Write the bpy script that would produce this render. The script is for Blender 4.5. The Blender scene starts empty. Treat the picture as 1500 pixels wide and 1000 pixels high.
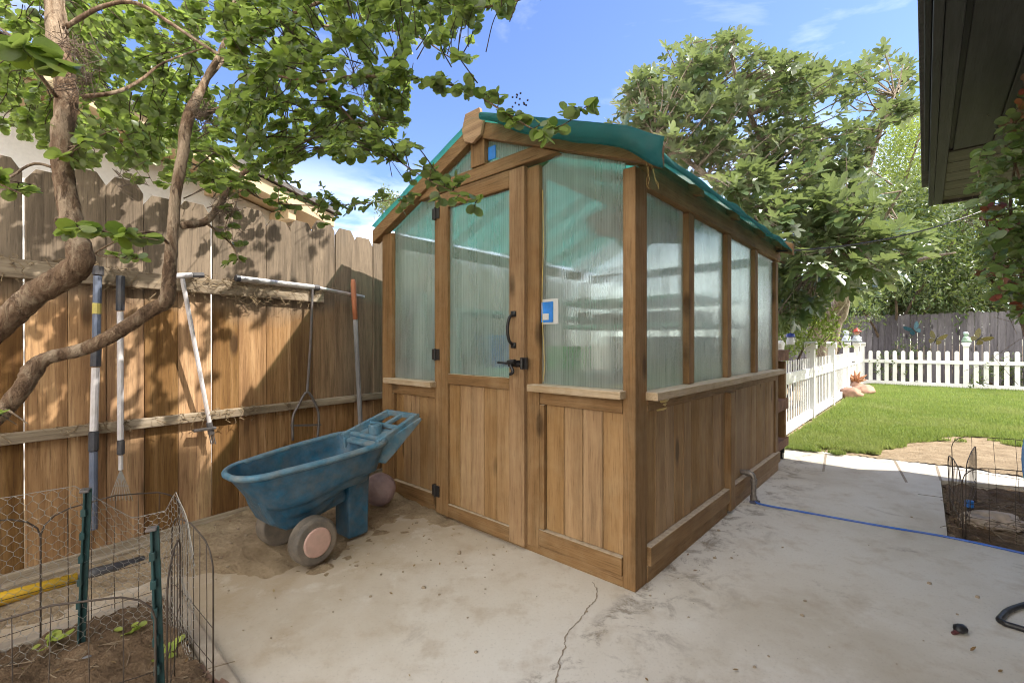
import bpy, bmesh, math, random
from math import sin, cos, pi, radians, atan2, sqrt
from mathutils import Vector, Matrix, noise
import numpy as np
random.seed(7); np.random.seed(7)
S = bpy.context.scene; COL = S.collection
F, H, HY = 667.0, 1.1, 503.0            # focal length in photo pixels, eye height, horizon row
def V3(*a): return Vector(a)
def dp(px, py, D): return Vector(((px-750)/F*D, D, H-(py-HY)/F*D))
def gp(px, py, z=0.0):
    D = F*(H-z)/(py-HY); return Vector(((px-750)/F*D, D, z))
# ---------------------------------------------------------------- tagging
def tag(o, label=None, cat=None, group=None, kind=None):
    if label: o['label'] = label
    if cat: o['category'] = cat
    if group: o['group'] = group
    if kind: o['kind'] = kind
    return o
def thing(name, label, cat, loc=(0,0,0), rz=0.0, group=None):
    o = bpy.data.objects.new(name, None); COL.objects.link(o)
    o.empty_display_size = .1; o.location = loc; o.rotation_euler = (0,0,rz)
    return tag(o, label, cat, group)
class MB:
    def __init__(s): s.v=[]; s.f=[]; s.m=[]; s.mi=0
    def add(s, vs, fs):
        b=len(s.v); s.v += [tuple(v) for v in vs]; s.f += [tuple(b+i for i in f) for f in fs]; s.m += [s.mi]*len(fs); return s
    def box(s, x0,x1,y0,y1,z0,z1):
        x0,x1=min(x0,x1),max(x0,x1); y0,y1=min(y0,y1),max(y0,y1); z0,z1=min(z0,z1),max(z0,z1)
        return s.add([(x0,y0,z0),(x1,y0,z0),(x1,y1,z0),(x0,y1,z0),(x0,y0,z1),(x1,y0,z1),(x1,y1,z1),(x0,y1,z1)],
            [(0,3,2,1),(4,5,6,7),(0,1,5,4),(1,2,6,5),(2,3,7,6),(3,0,4,7)])
    def obox(s, a, b, w, h, up=(0,0,1)):     # bar from a to b, width w, height h
        a,b=Vector(a),Vector(b); d=(b-a).normalized(); up=Vector(up)
        sx=d.cross(up).normalized(); sz=sx.cross(d).normalized()
        vs=[p+sx*i*w/2+sz*j*h/2 for p in (a,b) for i,j in ((-1,-1),(1,-1),(1,1),(-1,1))]
        return s.add(vs,[(0,1,2,3),(7,6,5,4),(0,4,5,1),(1,5,6,2),(2,6,7,3),(3,7,4,0)])
    def prism(s, poly, axis, a0, a1):        # poly: 2-D points; axis 'y' -> (x,z); 'x' -> (y,z); 'z' -> (x,y)
        n=len(poly)
        def P(p,a): return {'y':(p[0],a,p[1]),'x':(a,p[0],p[1]),'z':(p[0],p[1],a)}[axis]
        vs=[P(p,a0) for p in poly]+[P(p,a1) for p in poly]
        return s.add(vs,[tuple(range(n)),tuple(range(2*n-1,n-1,-1))]+[(i,i+n,(i+1)%n+n,(i+1)%n) for i in range(n)])
    def tube(s, pts, r, n=6, cap=True, jit=0.0):
        pts=[Vector(p) for p in pts]; k=len(pts)
        rs=[r]*k if not isinstance(r,(list,tuple)) else list(r)
        if len(rs)!=k: rs=[rs[0]+(rs[-1]-rs[0])*i/(k-1) for i in range(k)]
        t=(pts[1]-pts[0]).normalized(); u=t.orthogonal().normalized(); vs=[]
        for i,p in enumerate(pts):
            a=pts[min(i+1,k-1)]-pts[max(i-1,0)]
            if a.length>1e-9: t=a.normalized()
            u=(u-t*u.dot(t)); u=u.normalized() if u.length>1e-6 else t.orthogonal().normalized(); w=t.cross(u)
            for j in range(n):
                q=rs[i]*(1+(random.uniform(-jit,jit) if jit else 0))
                vs.append(p+u*cos(2*pi*j/n)*q+w*sin(2*pi*j/n)*q)
        fs=[(i*n+j,i*n+(j+1)%n,(i+1)*n+(j+1)%n,(i+1)*n+j) for i in range(k-1) for j in range(n)]
        if cap: fs+= [tuple(range(n-1,-1,-1)), tuple(range((k-1)*n,k*n))]
        return s.add(vs,fs)
    def lathe(s, prof, c=(0,0,0), n=24, ax='z'):   # prof: (r,h)
        c=Vector(c); vs=[]
        for r,h in prof:
            for j in range(n):
                a=2*pi*j/n
                q={'z':(r*cos(a),r*sin(a),h),'y':(r*cos(a),h,-r*sin(a)),'x':(h,r*cos(a),r*sin(a))}[ax]
                vs.append(c+Vector(q))
        k=len(prof)
        fs=[(i*n+j,i*n+(j+1)%n,(i+1)*n+(j+1)%n,(i+1)*n+j) for i in range(k-1) for j in range(n)]
        fs+=[tuple(range(n-1,-1,-1)),tuple(range((k-1)*n,k*n))]
        return s.add(vs,fs)
    def blob(s, c, r, seed=0, amp=.2, sub=3, sc=(1,1,1), fr=1.5):
        bm=bmesh.new(); bmesh.ops.create_icosphere(bm,subdivisions=sub,radius=1.0)
        vs=[]
        for v in bm.verts:
            d=v.co.normalized(); q=1+amp*noise.fractal(d*fr+Vector((seed*7.3,seed*3.1,seed)),1.0,2.0,4)
            vs.append(Vector(c)+Vector((d.x*sc[0],d.y*sc[1],d.z*sc[2]))*r*q)
        fs=[tuple(v.index for v in f.verts) for f in bm.faces]; bm.free()
        return s.add(vs,fs)
    def build(s, name, mat, parent=None, bevel=0, smooth=False, seg=2):
        me=bpy.data.meshes.new(name); me.from_pydata(s.v,[],s.f)
        for m in (mat if isinstance(mat,(list,tuple)) else [mat]): me.materials.append(m)
        if any(s.m): me.polygons.foreach_set('material_index',s.m)
        bm=bmesh.new(); bm.from_mesh(me); bmesh.ops.recalc_face_normals(bm,faces=bm.faces); bm.to_mesh(me); bm.free()
        if smooth: me.polygons.foreach_set('use_smooth',[True]*len(me.polygons))
        me.update(); o=bpy.data.objects.new(name,me); COL.objects.link(o)
        if parent: o.parent=parent
        if bevel:
            b=o.modifiers.new('b','BEVEL'); b.width=bevel; b.segments=seg; b.limit_method='ANGLE'; b.angle_limit=radians(40)
        return o
def smooth_path(pts, n=6):
    P=[Vector(p) for p in pts]
    if len(P)<3: return [P[0].lerp(P[-1],i/n) for i in range(n+1)]
    out=[]; Q=[P[0]*2-P[1]]+P+[P[-1]*2-P[-2]]
    for i in range(1,len(Q)-2):
        a,b,c,d=Q[i-1:i+3]
        for k in range(n):
            t=k/n; out.append(.5*((2*b)+(c-a)*t+(2*a-5*b+4*c-d)*t*t+(3*b-a-3*c+d)*t**3))
    out.append(P[-1]); return out
def lerp_r(r, n): return [r[0]+(r[1]-r[0])*i/(n-1) for i in range(n)]
def multi_r(rs, n):
    k=len(rs)-1
    return [rs[min(int(i/(n-1)*k),k-1)]+(rs[min(int(i/(n-1)*k),k-1)+1]-rs[min(int(i/(n-1)*k),k-1)])*((i/(n-1)*k)-min(int(i/(n-1)*k),k-1)) for i in range(n)]
# ---------------------------------------------------------------- materials
class NT:
    def __init__(s, name):
        s.m=bpy.data.materials.new(name); s.m.use_nodes=True; s.t=s.m.node_tree; s.t.nodes.clear()
        s.out=s.n('ShaderNodeOutputMaterial')
    def n(s, typ, **kw):
        x=s.t.nodes.new(typ)
        for k,v in kw.items():
            if k.startswith('_'): setattr(x,k[1:],v)
            else: s.set(x,k.replace('__',' '),v)
        return x
    def set(s,x,k,v):
        i=x.inputs[int(k[1:])] if k[0]=='i' and k[1:].isdigit() else x.inputs[k]
        if isinstance(v,bpy.types.NodeSocket): s.t.links.new(v,i)
        elif isinstance(v,bpy.types.Node): s.t.links.new(v.outputs[0],i)
        else: i.default_value=v
    def ramp(s, fac, stops, interp='LINEAR'):
        r=s.n('ShaderNodeValToRGB',Fac=fac); e=r.color_ramp; e.interpolation=interp
        while len(e.elements)<len(stops): e.elements.new(.5)
        for el,(p,c) in zip(e.elements,stops):
            el.position=p; el.color=(c,c,c,1) if not isinstance(c,(tuple,list)) else (*c[:3],1)
        return r.outputs[0]
    def mix(s, a, b, fac, mode='MIX'):
        x=s.n('ShaderNodeMix',_data_type='RGBA',_blend_type=mode)
        s.set(x,'i0',fac)
        for k,v in (('i6',a),('i7',b)):
            if isinstance(v,(tuple,list)): v=(*v[:3],1)
            s.set(x,k,v)
        return x.outputs[2]
    def math(s, op, a, b=0.0, clamp=False):
        x=s.n('ShaderNodeMath',_operation=op,_use_clamp=clamp); s.set(x,'i0',a); s.set(x,'i1',b); return x.outputs[0]
    def coord(s, scale=(1,1,1), which='Object', rot=(0,0,0)):
        c=s.n('ShaderNodeTexCoord'); m=s.n('ShaderNodeMapping',Scale=scale,Rotation=rot); s.set(m,'Vector',c.outputs[which]); return m.outputs[0]
    def noise(s, vec, scale=5, detail=5, rough=.55, dist=0.0):
        x=s.n('ShaderNodeTexNoise',Vector=vec,Scale=scale,Detail=detail,Roughness=rough,Distortion=dist); return x.outputs['Fac']
    def rand(s): return s.n('ShaderNodeNewGeometry').outputs['Random Per Island']
    def sep(s, vec): return s.n('ShaderNodeSeparateXYZ',Vector=vec).outputs
    def bump(s, h, st=.3, d=.01, nrm=None):
        b=s.n('ShaderNodeBump',Height=h,Strength=st,Distance=d)
        if nrm is not None: s.set(b,'Normal',nrm)
        return b.outputs[0]
    def princ(s, col, rough=.7, metal=0.0, nrm=None, spec=.4, **kw):
        p=s.n('ShaderNodeBsdfPrincipled')
        if isinstance(col,(tuple,list)): col=(*col[:3],1)
        s.set(p,'Base Color',col); s.set(p,'Roughness',rough); s.set(p,'Metallic',metal); s.set(p,'Specular IOR Level',spec)
        if nrm is not None: s.set(p,'Normal',nrm)
        for k,v in kw.items(): s.set(p,k.replace('__',' '),v)
        return p
    def end(s, sh): s.set(s.out,'Surface',sh); return s.m
def simple(name, col, rough=.6, metal=0.0, var=.25, scale=14, bump=.15, dirt=None, dirt_amt=.4, spec=.4):
    t=NT(name); v=t.coord(); n=t.noise(v,scale,6,.6)
    lo=tuple(c*(1-var) for c in col); hi=tuple(min(1,c*(1+var)) for c in col)
    c=t.ramp(n,[(.3,lo),(.7,hi)])
    if dirt:
        d=t.ramp(t.noise(v,scale*.45,8,.7),[(.5-.12,0),(.5+.2,1)])
        c=t.mix(c,dirt,t.math('MULTIPLY',d,dirt_amt))
    r=t.ramp(t.noise(v,scale*2,4),[(.3,max(0,rough-.12)),(.7,min(1,rough+.12))])
    return t.end(t.princ(c,r,metal,t.bump(n,bump,.004),spec))
def wood(name, cols, axis, rough=.75, grain=1.0, rnd=.35, grey=None, dust=None, knots=True):
    t=NT(name); sc=[26*grain]*3; sc['xyz'.index(axis)]=1.1*grain
    off=t.rand()
    c0=t.n('ShaderNodeTexCoord').outputs['Object']
    ad=t.n('ShaderNodeVectorMath',_operation='ADD'); t.set(ad,'i0',c0)
    cb=t.n('ShaderNodeCombineXYZ'); 
    for i in range(3): t.set(cb,'i%d'%i,t.math('MULTIPLY',off,(17.0,31.0,23.0)[i]))
    t.set(ad,'i1',cb.outputs[0])
    m=t.n('ShaderNodeMapping',Scale=tuple(sc)); t.set(m,'Vector',ad.outputs[0]); v=m.outputs[0]
    g=t.noise(v,1.0,9,.72,.6); g2=t.noise(v,3.5,5,.65,.3); g3=t.noise(v,7.0,4,.7)
    sc2=[5.0]*3; sc2['xyz'.index(axis)]=.9
    m2=t.n('ShaderNodeMapping',Scale=tuple(sc2)); t.set(m2,'Vector',ad.outputs[0]); big=t.noise(m2.outputs[0],1.3,3,.5,.8)
    gm=t.math('ADD',t.math('MULTIPLY',g,.6),t.math('MULTIPLY',big,.4))
    c=t.ramp(gm,[(.38,cols[0]),(.5,cols[1]),(.62,cols[2])]); c=t.mix(c,tuple(x*.6 for x in cols[0]),t.ramp(g3,[(.5,0),(.72,.75)]))
    c=t.mix(c,tuple(x*.45 for x in cols[0]),t.ramp(g2,[(.62,0),(.75,.55)]))
    if knots:
        sk=[9.0]*3; sk['xyz'.index(axis)]=3.2
        mk=t.n('ShaderNodeMapping',Scale=tuple(sk)); t.set(mk,'Vector',ad.outputs[0])
        vo=t.n('ShaderNodeTexVoronoi',Vector=mk.outputs[0],Scale=.55); k=t.ramp(vo.outputs['Distance'],[(.08,1),(.16,0)])
        c=t.mix(c,tuple(x*.35 for x in cols[0]),t.math('MULTIPLY',k,.8))
    hs=t.n('ShaderNodeHueSaturation',Color=c); t.set(hs,'Value',t.math('ADD',t.math('MULTIPLY',t.math('SUBTRACT',off,.5),rnd*1.6),1.0)); t.set(hs,'Saturation',t.math('ADD',t.math('MULTIPLY',off,-.25),1.08)); c=hs.outputs[0]
    if grey: c=t.mix(c,t.mix(t.ramp(gm,[(.36,tuple(x*.5 for x in grey[0])),(.5,grey[0]),(.64,tuple(x*1.35 for x in grey[0]))]),tuple(x*.35 for x in grey[0]),t.ramp(g3,[(.5,0),(.7,.7)])),grey[1](t,ad.outputs[0],c0))
    if dust:
        d=t.ramp(t.noise(c0,5,8,.7),[(.45,0),(.75,1)]); c=t.mix(c,dust[0],t.math('MULTIPLY',d,dust[1]))
        up=t.sep(t.n('ShaderNodeNewGeometry').outputs['Normal'])[2]; c=t.mix(c,(.5,.43,.33),t.math('MULTIPLY',t.math('MULTIPLY',t.math('SUBTRACT',up,.6),3.0,True),t.ramp(t.noise(c0,30,6,.7),[(.3,.35),(.6,.9)])))
    return t.end(t.princ(c,rough,0,t.bump(t.math('ADD',g,t.math('MULTIPLY',g2,.4)),.35,.004),.25))
CED=((.155,.084,.034),(.245,.138,.058),(.32,.19,.09)); CEP=((.20,.110,.043),(.285,.162,.066),(.355,.212,.095))
DUST=((.40,.30,.18),.28)
wz=wood('cedar_upright',CED,'z',dust=DUST); wp=wood('cedar_panel_boards',CEP,'z',dust=DUST,rnd=.17); wx=wood('cedar_across',CED,'x',dust=DUST); wy=wood('cedar_along',CED,'y',dust=DUST)
sillx=wood('dusty_sill_across',((.33,.23,.13),(.43,.32,.2),(.52,.4,.27)),'x',dust=((.5,.42,.31),.6)); silly=wood('dusty_sill_along',((.33,.23,.13),(.43,.32,.2),(.52,.4,.27)),'y',dust=((.5,.42,.31),.6))
def fgrey(t,vec,c0):
    z=t.sep(c0)[2]; x=t.sep(c0)[0]
    n=t.noise(vec,2.2,4,.6)
    a=t.ramp(t.math('ADD',z,t.math('MULTIPLY',n,.5)),[(0,0),(1,1)])
    mr=t.n('ShaderNodeMapRange'); t.set(mr,0,t.math('ADD',z,t.math('MULTIPLY',n,.35))) if False else None
    u=t.math('MULTIPLY',t.math('SUBTRACT',t.math('ADD',z,t.math('MULTIPLY',n,.3)),1.38),6.0,True)
    w=t.math('MULTIPLY',t.math('SUBTRACT',x,1.25),1.6,True)
    hi=t.math('MULTIPLY',t.math('SUBTRACT',z,.66),20.0,True)
    return t.math('MULTIPLY',t.math('MAXIMUM',u,t.math('MULTIPLY',t.math('MULTIPLY',w,hi),.85)),.9)
fence_m=wood('fence_cedar',((.14,.068,.025),(.27,.145,.056),(.40,.24,.11)),'z',.85,rnd=.65,grey=((.185,.148,.11),fgrey))
rail_m=wood('weathered_rail',((.19,.145,.1),(.31,.25,.18),(.43,.36,.28)),'x',.9,rnd=.3)
greyf=wood('grey_fence_wood',((.08,.075,.085),(.125,.115,.13),(.175,.165,.18)),'z',.9,rnd=.4)
dark_wood=wood('dark_painted_wood',((.034,.034,.035),(.05,.05,.051),(.07,.07,.07)),'y',.6,rnd=.2,knots=False)
dark_woodx=wood('dark_olive_wood',((.06,.056,.042),(.09,.084,.062),(.12,.11,.085)),'x',.6,rnd=.2,knots=False)
redwood=wood('red_brown_wood',((.11,.05,.027),(.18,.085,.048),(.25,.13,.075)),'x',.8)
def bark(name,c0,c1,c2):
    t=NT(name); v=t.coord((1,1,.35)); n=t.noise(v,30,9,.72,1.2); b=t.noise(v,9,5,.6,1.0)
    c=t.ramp(n,[(.3,c0),(.52,c1),(.7,c2)]); c=t.mix(c,c2,t.ramp(b,[(.5,0),(.58,.85)])); c=t.mix(c,c0,t.ramp(t.noise(v,14,6,.7,2.0),[(.54,0),(.62,.8)]))
    return t.end(t.princ(c,.85,0,t.bump(t.math('ADD',n,b),1.0,.03),.2))
bark_m=bark('myrtle_bark',(.08,.048,.03),(.23,.15,.095),(.43,.33,.235)); bark_f=bark('fig_bark',(.16,.12,.09),(.30,.245,.19),(.45,.38,.31)); bark_d=bark('dark_bark',(.05,.035,.025),(.1,.075,.05),(.16,.12,.09))
def leaf(name, c0, c1, c2, tr=.4, rough=.45, spec=.5, trc=None, dry=None):
    t=NT(name); r=t.rand(); c=t.ramp(r,[(0,c0),(.55,c1),(.97,c2)])
    v=t.coord(); c=t.mix(c,c0,t.ramp(t.noise(v,2.2,3),[(.42,0),(.62,.55)]))
    if dry: c=t.mix(c,dry,t.ramp(t.noise(t.coord((1,1,1)),.9,6,.7),[(.48,0),(.66,.6)]))
    c=t.mix(c,t.mix(c,(.24,.27,.17),.4),t.n('ShaderNodeNewGeometry').outputs['Backfacing'])
    p=t.princ(c,rough,0,None,spec); tl=t.n('ShaderNodeBsdfTranslucent')
    t.set(tl,'Color',t.mix(c,trc or (.45,.6,.06),.5))
    mx=t.n('ShaderNodeMixShader',Fac=tr); t.set(mx,'i1',p); t.set(mx,'i2',tl); return t.end(mx)
myr_l=leaf('myrtle_leaf',(.042,.085,.02),(.085,.145,.028),(.20,.25,.055),.46,.34,trc=(.46,.64,.07))
fig_l=leaf('fig_leaf',(.058,.105,.04),(.11,.165,.078),(.23,.28,.165),.24,.28,.9,(.4,.52,.1))
dk_l=leaf('dark_shrub_leaf',(.018,.042,.012),(.036,.075,.018),(.085,.14,.032),.2,.45)
br_l=leaf('bright_tree_leaf',(.08,.13,.018),(.14,.20,.03),(.22,.29,.055),.4,.5)
rose_l=leaf('rose_leaf',(.10,.17,.05),(.17,.25,.085),(.28,.32,.12),.4,.4)
red_l=leaf('red_new_leaf',(.22,.06,.04),(.30,.10,.05),(.33,.2,.06),.35,.4,trc=(.5,.15,.08))
flower_l=leaf('dry_mauve_flower',(.16,.09,.11),(.24,.15,.16),(.33,.22,.2),.3,.7,trc=(.4,.2,.25))
weed_l=leaf('weed_leaf',(.2,.27,.04),(.28,.36,.06),(.36,.42,.09),.4,.5)
dry_l=leaf('dry_leaf',(.16,.1,.05),(.27,.18,.09),(.4,.3,.17),.15,.8,.1,(.4,.25,.1))
grass_l=leaf('grass_blade',(.11,.18,.035),(.175,.26,.055),(.28,.34,.10),.35,.5,.3,(.5,.6,.08),(.36,.36,.17))
def concrete_mat():
    t=NT('concrete'); v=t.coord(); n1=t.noise(v,.9,6,.6,.4); n2=t.noise(v,5,8,.7); n3=t.noise(v,90,4,.6)
    c=t.ramp(n1,[(.3,(.44,.39,.315)),(.5,(.555,.515,.45)),(.7,(.615,.59,.54))])
    c=t.mix(c,(.33,.255,.17),t.ramp(n2,[(.52,0),(.74,.6)]))
    # clayey dirt washed along the fence side, fading by itself toward the open slab
    x=t.sep(v); side=t.math('ADD',t.math('MULTIPLY',x[0],-.741),t.math('MULTIPLY',x[1],.672))
    dm=t.math('MULTIPLY',t.math('SUBTRACT',t.math('ADD',side,t.math('MULTIPLY',n2,1.1)),1.75),.9,True)
    c=t.mix(c,(.35,.265,.17),t.math('MULTIPLY',dm,.7))
    c=t.mix(c,(.2,.16,.12),t.ramp(t.noise(v,2.3,9,.75,.8),[(.60,0),(.70,.5)]))
    c=t.mix(c,tuple(.6*q for q in (.4,.36,.3)),t.ramp(n3,[(.57,0),(.75,.4)]))
    c=t.mix(c,(.60,.57,.52),t.ramp(t.noise(v,3.1,8,.75,.3),[(.55,0),(.68,.55)]))
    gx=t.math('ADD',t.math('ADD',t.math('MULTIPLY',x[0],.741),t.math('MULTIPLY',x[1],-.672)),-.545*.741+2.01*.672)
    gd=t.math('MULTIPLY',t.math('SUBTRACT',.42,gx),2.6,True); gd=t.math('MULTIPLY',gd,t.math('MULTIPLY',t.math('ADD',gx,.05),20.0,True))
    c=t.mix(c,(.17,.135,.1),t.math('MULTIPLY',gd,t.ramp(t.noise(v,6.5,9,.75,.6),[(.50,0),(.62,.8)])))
    c=t.mix(c,(.30,.24,.17),t.ramp(t.noise(v,24,7,.8),[(.62,0),(.74,.35)]))
    return t.end(t.princ(c,.88,0,t.bump(t.math('ADD',n3,t.math('MULTIPLY',n2,2.0)),.22,.004),.25))
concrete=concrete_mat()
def soil_mat(name,c0,c1,c2):
    t=NT(name); v=t.coord(); n=t.noise(v,7,9,.72,.3); f=t.noise(v,70,5,.65)
    c=t.ramp(t.math('ADD',t.math('MULTIPLY',n,.65),t.math('MULTIPLY',f,.35)),[(.34,c0),(.5,c1),(.66,c2)])
    return t.end(t.princ(c,.95,0,t.bump(t.math('ADD',n,f),.9,.02),.1))
soil=soil_mat('dry_soil',(.19,.138,.085),(.33,.25,.165),(.43,.345,.24)); soil_d=soil_mat('bed_soil',(.07,.045,.028),(.15,.1,.062),(.25,.18,.12))
lawn_m=soil_mat('lawn_soil',(.06,.10,.018),(.1,.15,.025),(.15,.19,.045))
def poly_mat():
    t=NT('twinwall_polycarbonate'); v=t.coord(); sx=t.sep(v)
    streak=t.noise(t.coord((85,85,.35)),1.0,5,.75); smear=t.noise(t.coord((7,7,.9)),1.6,7,.65)
    rib=t.math('ADD',t.math('MULTIPLY',t.math('SINE',t.math('MULTIPLY',t.math('ADD',sx[0],sx[1]),2*pi/.0145)),.5),.5)
    nv=t.bump(t.math('ADD',t.math('MULTIPLY',streak,.5),t.math('MULTIPLY',rib,.5)),.25,.003)
    rf=t.n('ShaderNodeBsdfRefraction',Roughness=.12,IOR=1.14,Normal=nv); t.set(rf,'Color',t.ramp(streak,[(.3,(.82,.87,.85)),(.6,(.98,1,.99))]))
    tp=t.n('ShaderNodeBsdfTransparent',Color=(.92,.97,.96,1))
    m1=t.n('ShaderNodeMixShader',Fac=.42); t.set(m1,'i1',rf); t.set(m1,'i2',tp)
    df=t.n('ShaderNodeBsdfDiffuse',Color=(.60,.61,.59,1)); tl=t.n('ShaderNodeBsdfTranslucent',Color=(.95,.97,.95,1))
    m2=t.n('ShaderNodeMixShader',Fac=.66); t.set(m2,'i1',df); t.set(m2,'i2',tl)
    dust=t.math('MULTIPLY',t.math('SUBTRACT',1.0,sx[2]),.5,True)      # dust settled at the foot of the panes
    fac=t.math('ADD',t.math('ADD',t.math('MULTIPLY',t.ramp(streak,[(.35,0),(.7,1)]),.09),t.math('MULTIPLY',t.ramp(smear,[(.4,0),(.75,1)]),.16)),t.math('ADD',t.math('ADD',dust,.20),t.math('MULTIPLY',rib,.06)))
    m3=t.n('ShaderNodeMixShader',Fac=fac); t.set(m3,'i1',m1); t.set(m3,'i2',m2)
    gl=t.n('ShaderNodeBsdfGlossy',Roughness=.25,Normal=nv); t.set(gl,'Color',(1,1,1,1))
    fr=t.n('ShaderNodeFresnel',IOR=1.33); m4=t.n('ShaderNodeMixShader',Fac=t.math('MULTIPLY',fr.outputs[0],t.math('SUBTRACT',1.0,t.n('ShaderNodeNewGeometry').outputs['Backfacing']))); t.set(m4,'i1',m3); t.set(m4,'i2',gl)
    return t.end(m4)
poly=poly_mat()
def clear_mat():
    t=NT('clear_roof_sheet'); g=t.n('ShaderNodeBsdfGlossy',Roughness=.15); tp=t.n('ShaderNodeBsdfTransparent',Color=(.93,.97,.95,1)); fr=t.n('ShaderNodeFresnel',IOR=1.4); m=t.n('ShaderNodeMixShader',Fac=t.math('MULTIPLY',fr.outputs[0],t.math('SUBTRACT',1.0,t.n('ShaderNodeNewGeometry').outputs['Backfacing']))); t.set(m,'i1',tp); t.set(m,'i2',g); return t.end(m)
clear=clear_mat()
def cloth_mat(name,thin):
    t=NT(name); v=t.coord(); s=t.sep(v)
    w=t.math('MULTIPLY',t.math('SINE',t.math('MULTIPLY',s[0],1500)),t.math('SINE',t.math('MULTIPLY',s[1],1500)))
    c=t.ramp(t.noise(v,6,6,.65),[(.3,(.010,.072,.075)),(.7,(.022,.125,.125))]); c=t.mix(c,(.11,.17,.165),t.ramp(t.noise(v,16,8,.7),[(.5,0),(.72,.45)]))
    p=t.princ(c,.75,0,t.bump(t.math('ADD',t.noise(v,120,2),w),.3,.003),.3)
    tl=t.n('ShaderNodeBsdfTranslucent',Color=(.20,.50,.46,1)); mx=t.n('ShaderNodeMixShader',Fac=.5); t.set(mx,'i1',p); t.set(mx,'i2',tl)
    tp=t.n('ShaderNodeBsdfTransparent',Color=(.46,.90,.83,1)); m2=t.n('ShaderNodeMixShader',Fac=thin); t.set(m2,'i1',mx); t.set(m2,'i2',tp)
    return t.end(m2)
cloth=cloth_mat('teal_cloth_folded',.12); cloth_thin=cloth_mat('teal_cloth_stretched',.26)
black=simple('black_metal',(.012,.012,.014),.42,0,.3,30,.1,(.08,.07,.06),.3)
blue_pl=simple('dusty_blue_plastic',(.014,.085,.155),.45,0,.3,22,.15,(.22,.18,.12),.38)
blue_lt=simple('faded_blue_plastic',(.06,.165,.25),.5,0,.25,20,.12,(.3,.26,.2),.6)
rubber=simple('grey_rubber',(.095,.085,.075),.8,0,.3,18,.2,(.3,.24,.18),.6)
pink=simple('faded_pink_plastic',(.47,.30,.25),.7,0,.12,25,.1,(.36,.28,.22),.35)
mauve=simple('faded_ball',(.30,.22,.25),.6,0,.3,12,.1,(.36,.26,.2),.5)
white_v=simple('white_vinyl',(.78,.78,.77),.35,0,.03,6,.03,(.5,.45,.38),.18)
stucco=simple('white_stucco',(.72,.70,.67),.9,0,.06,40,.5)
tan=simple('tan_fascia',(.52,.40,.25),.7,0,.12,8,.1); shingle=simple('grey_shingle',(.12,.11,.105),.9,0,.35,30,.5)
alu=simple('aluminium_pole',(.52,.52,.53),.38,.6,.12,20,.08,(.32,.25,.18),.5)
navy=simple('dark_navy_plastic',(.03,.035,.05),.5,0,.3,20,.1,(.2,.17,.14),.4); slate=simple('slate_blue_paint',(.12,.15,.22),.5,.2,.15,15,.08,(.25,.2,.16),.3)
white_p=simple('dirty_white_paint',(.60,.58,.60),.45,0,.12,15,.08,(.35,.28,.22),.5)
steel=simple('dull_steel',(.14,.135,.14),.55,.6,.35,20,.15,(.22,.15,.1),.5)
rust=simple('rusty_wire',(.085,.065,.052),.7,.4,.35,40,.2); galv=simple('galvanised_wire',(.34,.33,.31),.5,.3,.2,40,.1)
orange=simple('orange_handle',(.42,.15,.07),.5,0,.15,14,.08,(.3,.2,.15),.3); oldw=wood('old_grey_handle',((.13,.125,.13),(.2,.195,.2),(.28,.27,.27)),'z',.85,2.0,knots=False)
green_st=simple('green_stake_paint',(.018,.065,.068),.5,.3,.25,25,.1,(.12,.1,.08),.25); yellow=simple('yellow_fibreglass',(.62,.38,.02),.45,0,.12,20,.06,(.3,.22,.1),.3)
brick=simple('red_brick',(.20,.11,.08),.9,0,.25,25,.4,(.25,.19,.13),.8); edging=simple('pale_edging',(.38,.33,.27),.9,0,.2,12,.4,(.22,.16,.11),.6)
redrock=simple('red_sandstone',(.31,.17,.125),.85,0,.25,12,.4,(.5,.36,.25),.5); orangeleaf=simple('orange_ceramic',(.38,.17,.09),.6,0,.3,15,.1)
hose_m=simple('blue_hose',(.02,.10,.42),.4,0,.15,20,.05,(.3,.3,.3),.25); yel_hose=simple('tan_hose',(.5,.36,.12),.5)
green_pot=simple('green_pot',(.06,.42,.10),.4); mint=simple('mint_plastic',(.45,.72,.60),.45); blue_b=simple('bright_blue_plastic',(.03,.20,.62),.4); wht=simple('white_plastic',(.52,.53,.52),.4,0,.05)
lblue=simple('light_blue_plastic',(.16,.34,.62),.35,0,.1,8,.03); skin=simple('painted_skin',(.5,.3,.22),.6); redp=simple('red_paint',(.46,.07,.05),.5); palew=simple('pale_blue_glaze',(.50,.56,.63),.4,0,.2,40,.2); teal_p=simple('teal_paint',(.01,.07,.10),.4,0,.4,40); ygold=simple('dark_gold_paint',(.10,.085,.025),.45,0,.6,60); paleg=simple('pale_green_glaze',(.3,.42,.33),.5)
pipe_m=simple('galvanised_pipe',(.24,.215,.19),.5,.6,.35,50,.3,(.12,.08,.06),.5)
dark_strip=simple('crack_dirt',(.25,.205,.155),.95,0,.3,60); pebble_m=simple('pale_pebble',(.28,.22,.16),.9,0,.35,30,.3)
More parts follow.
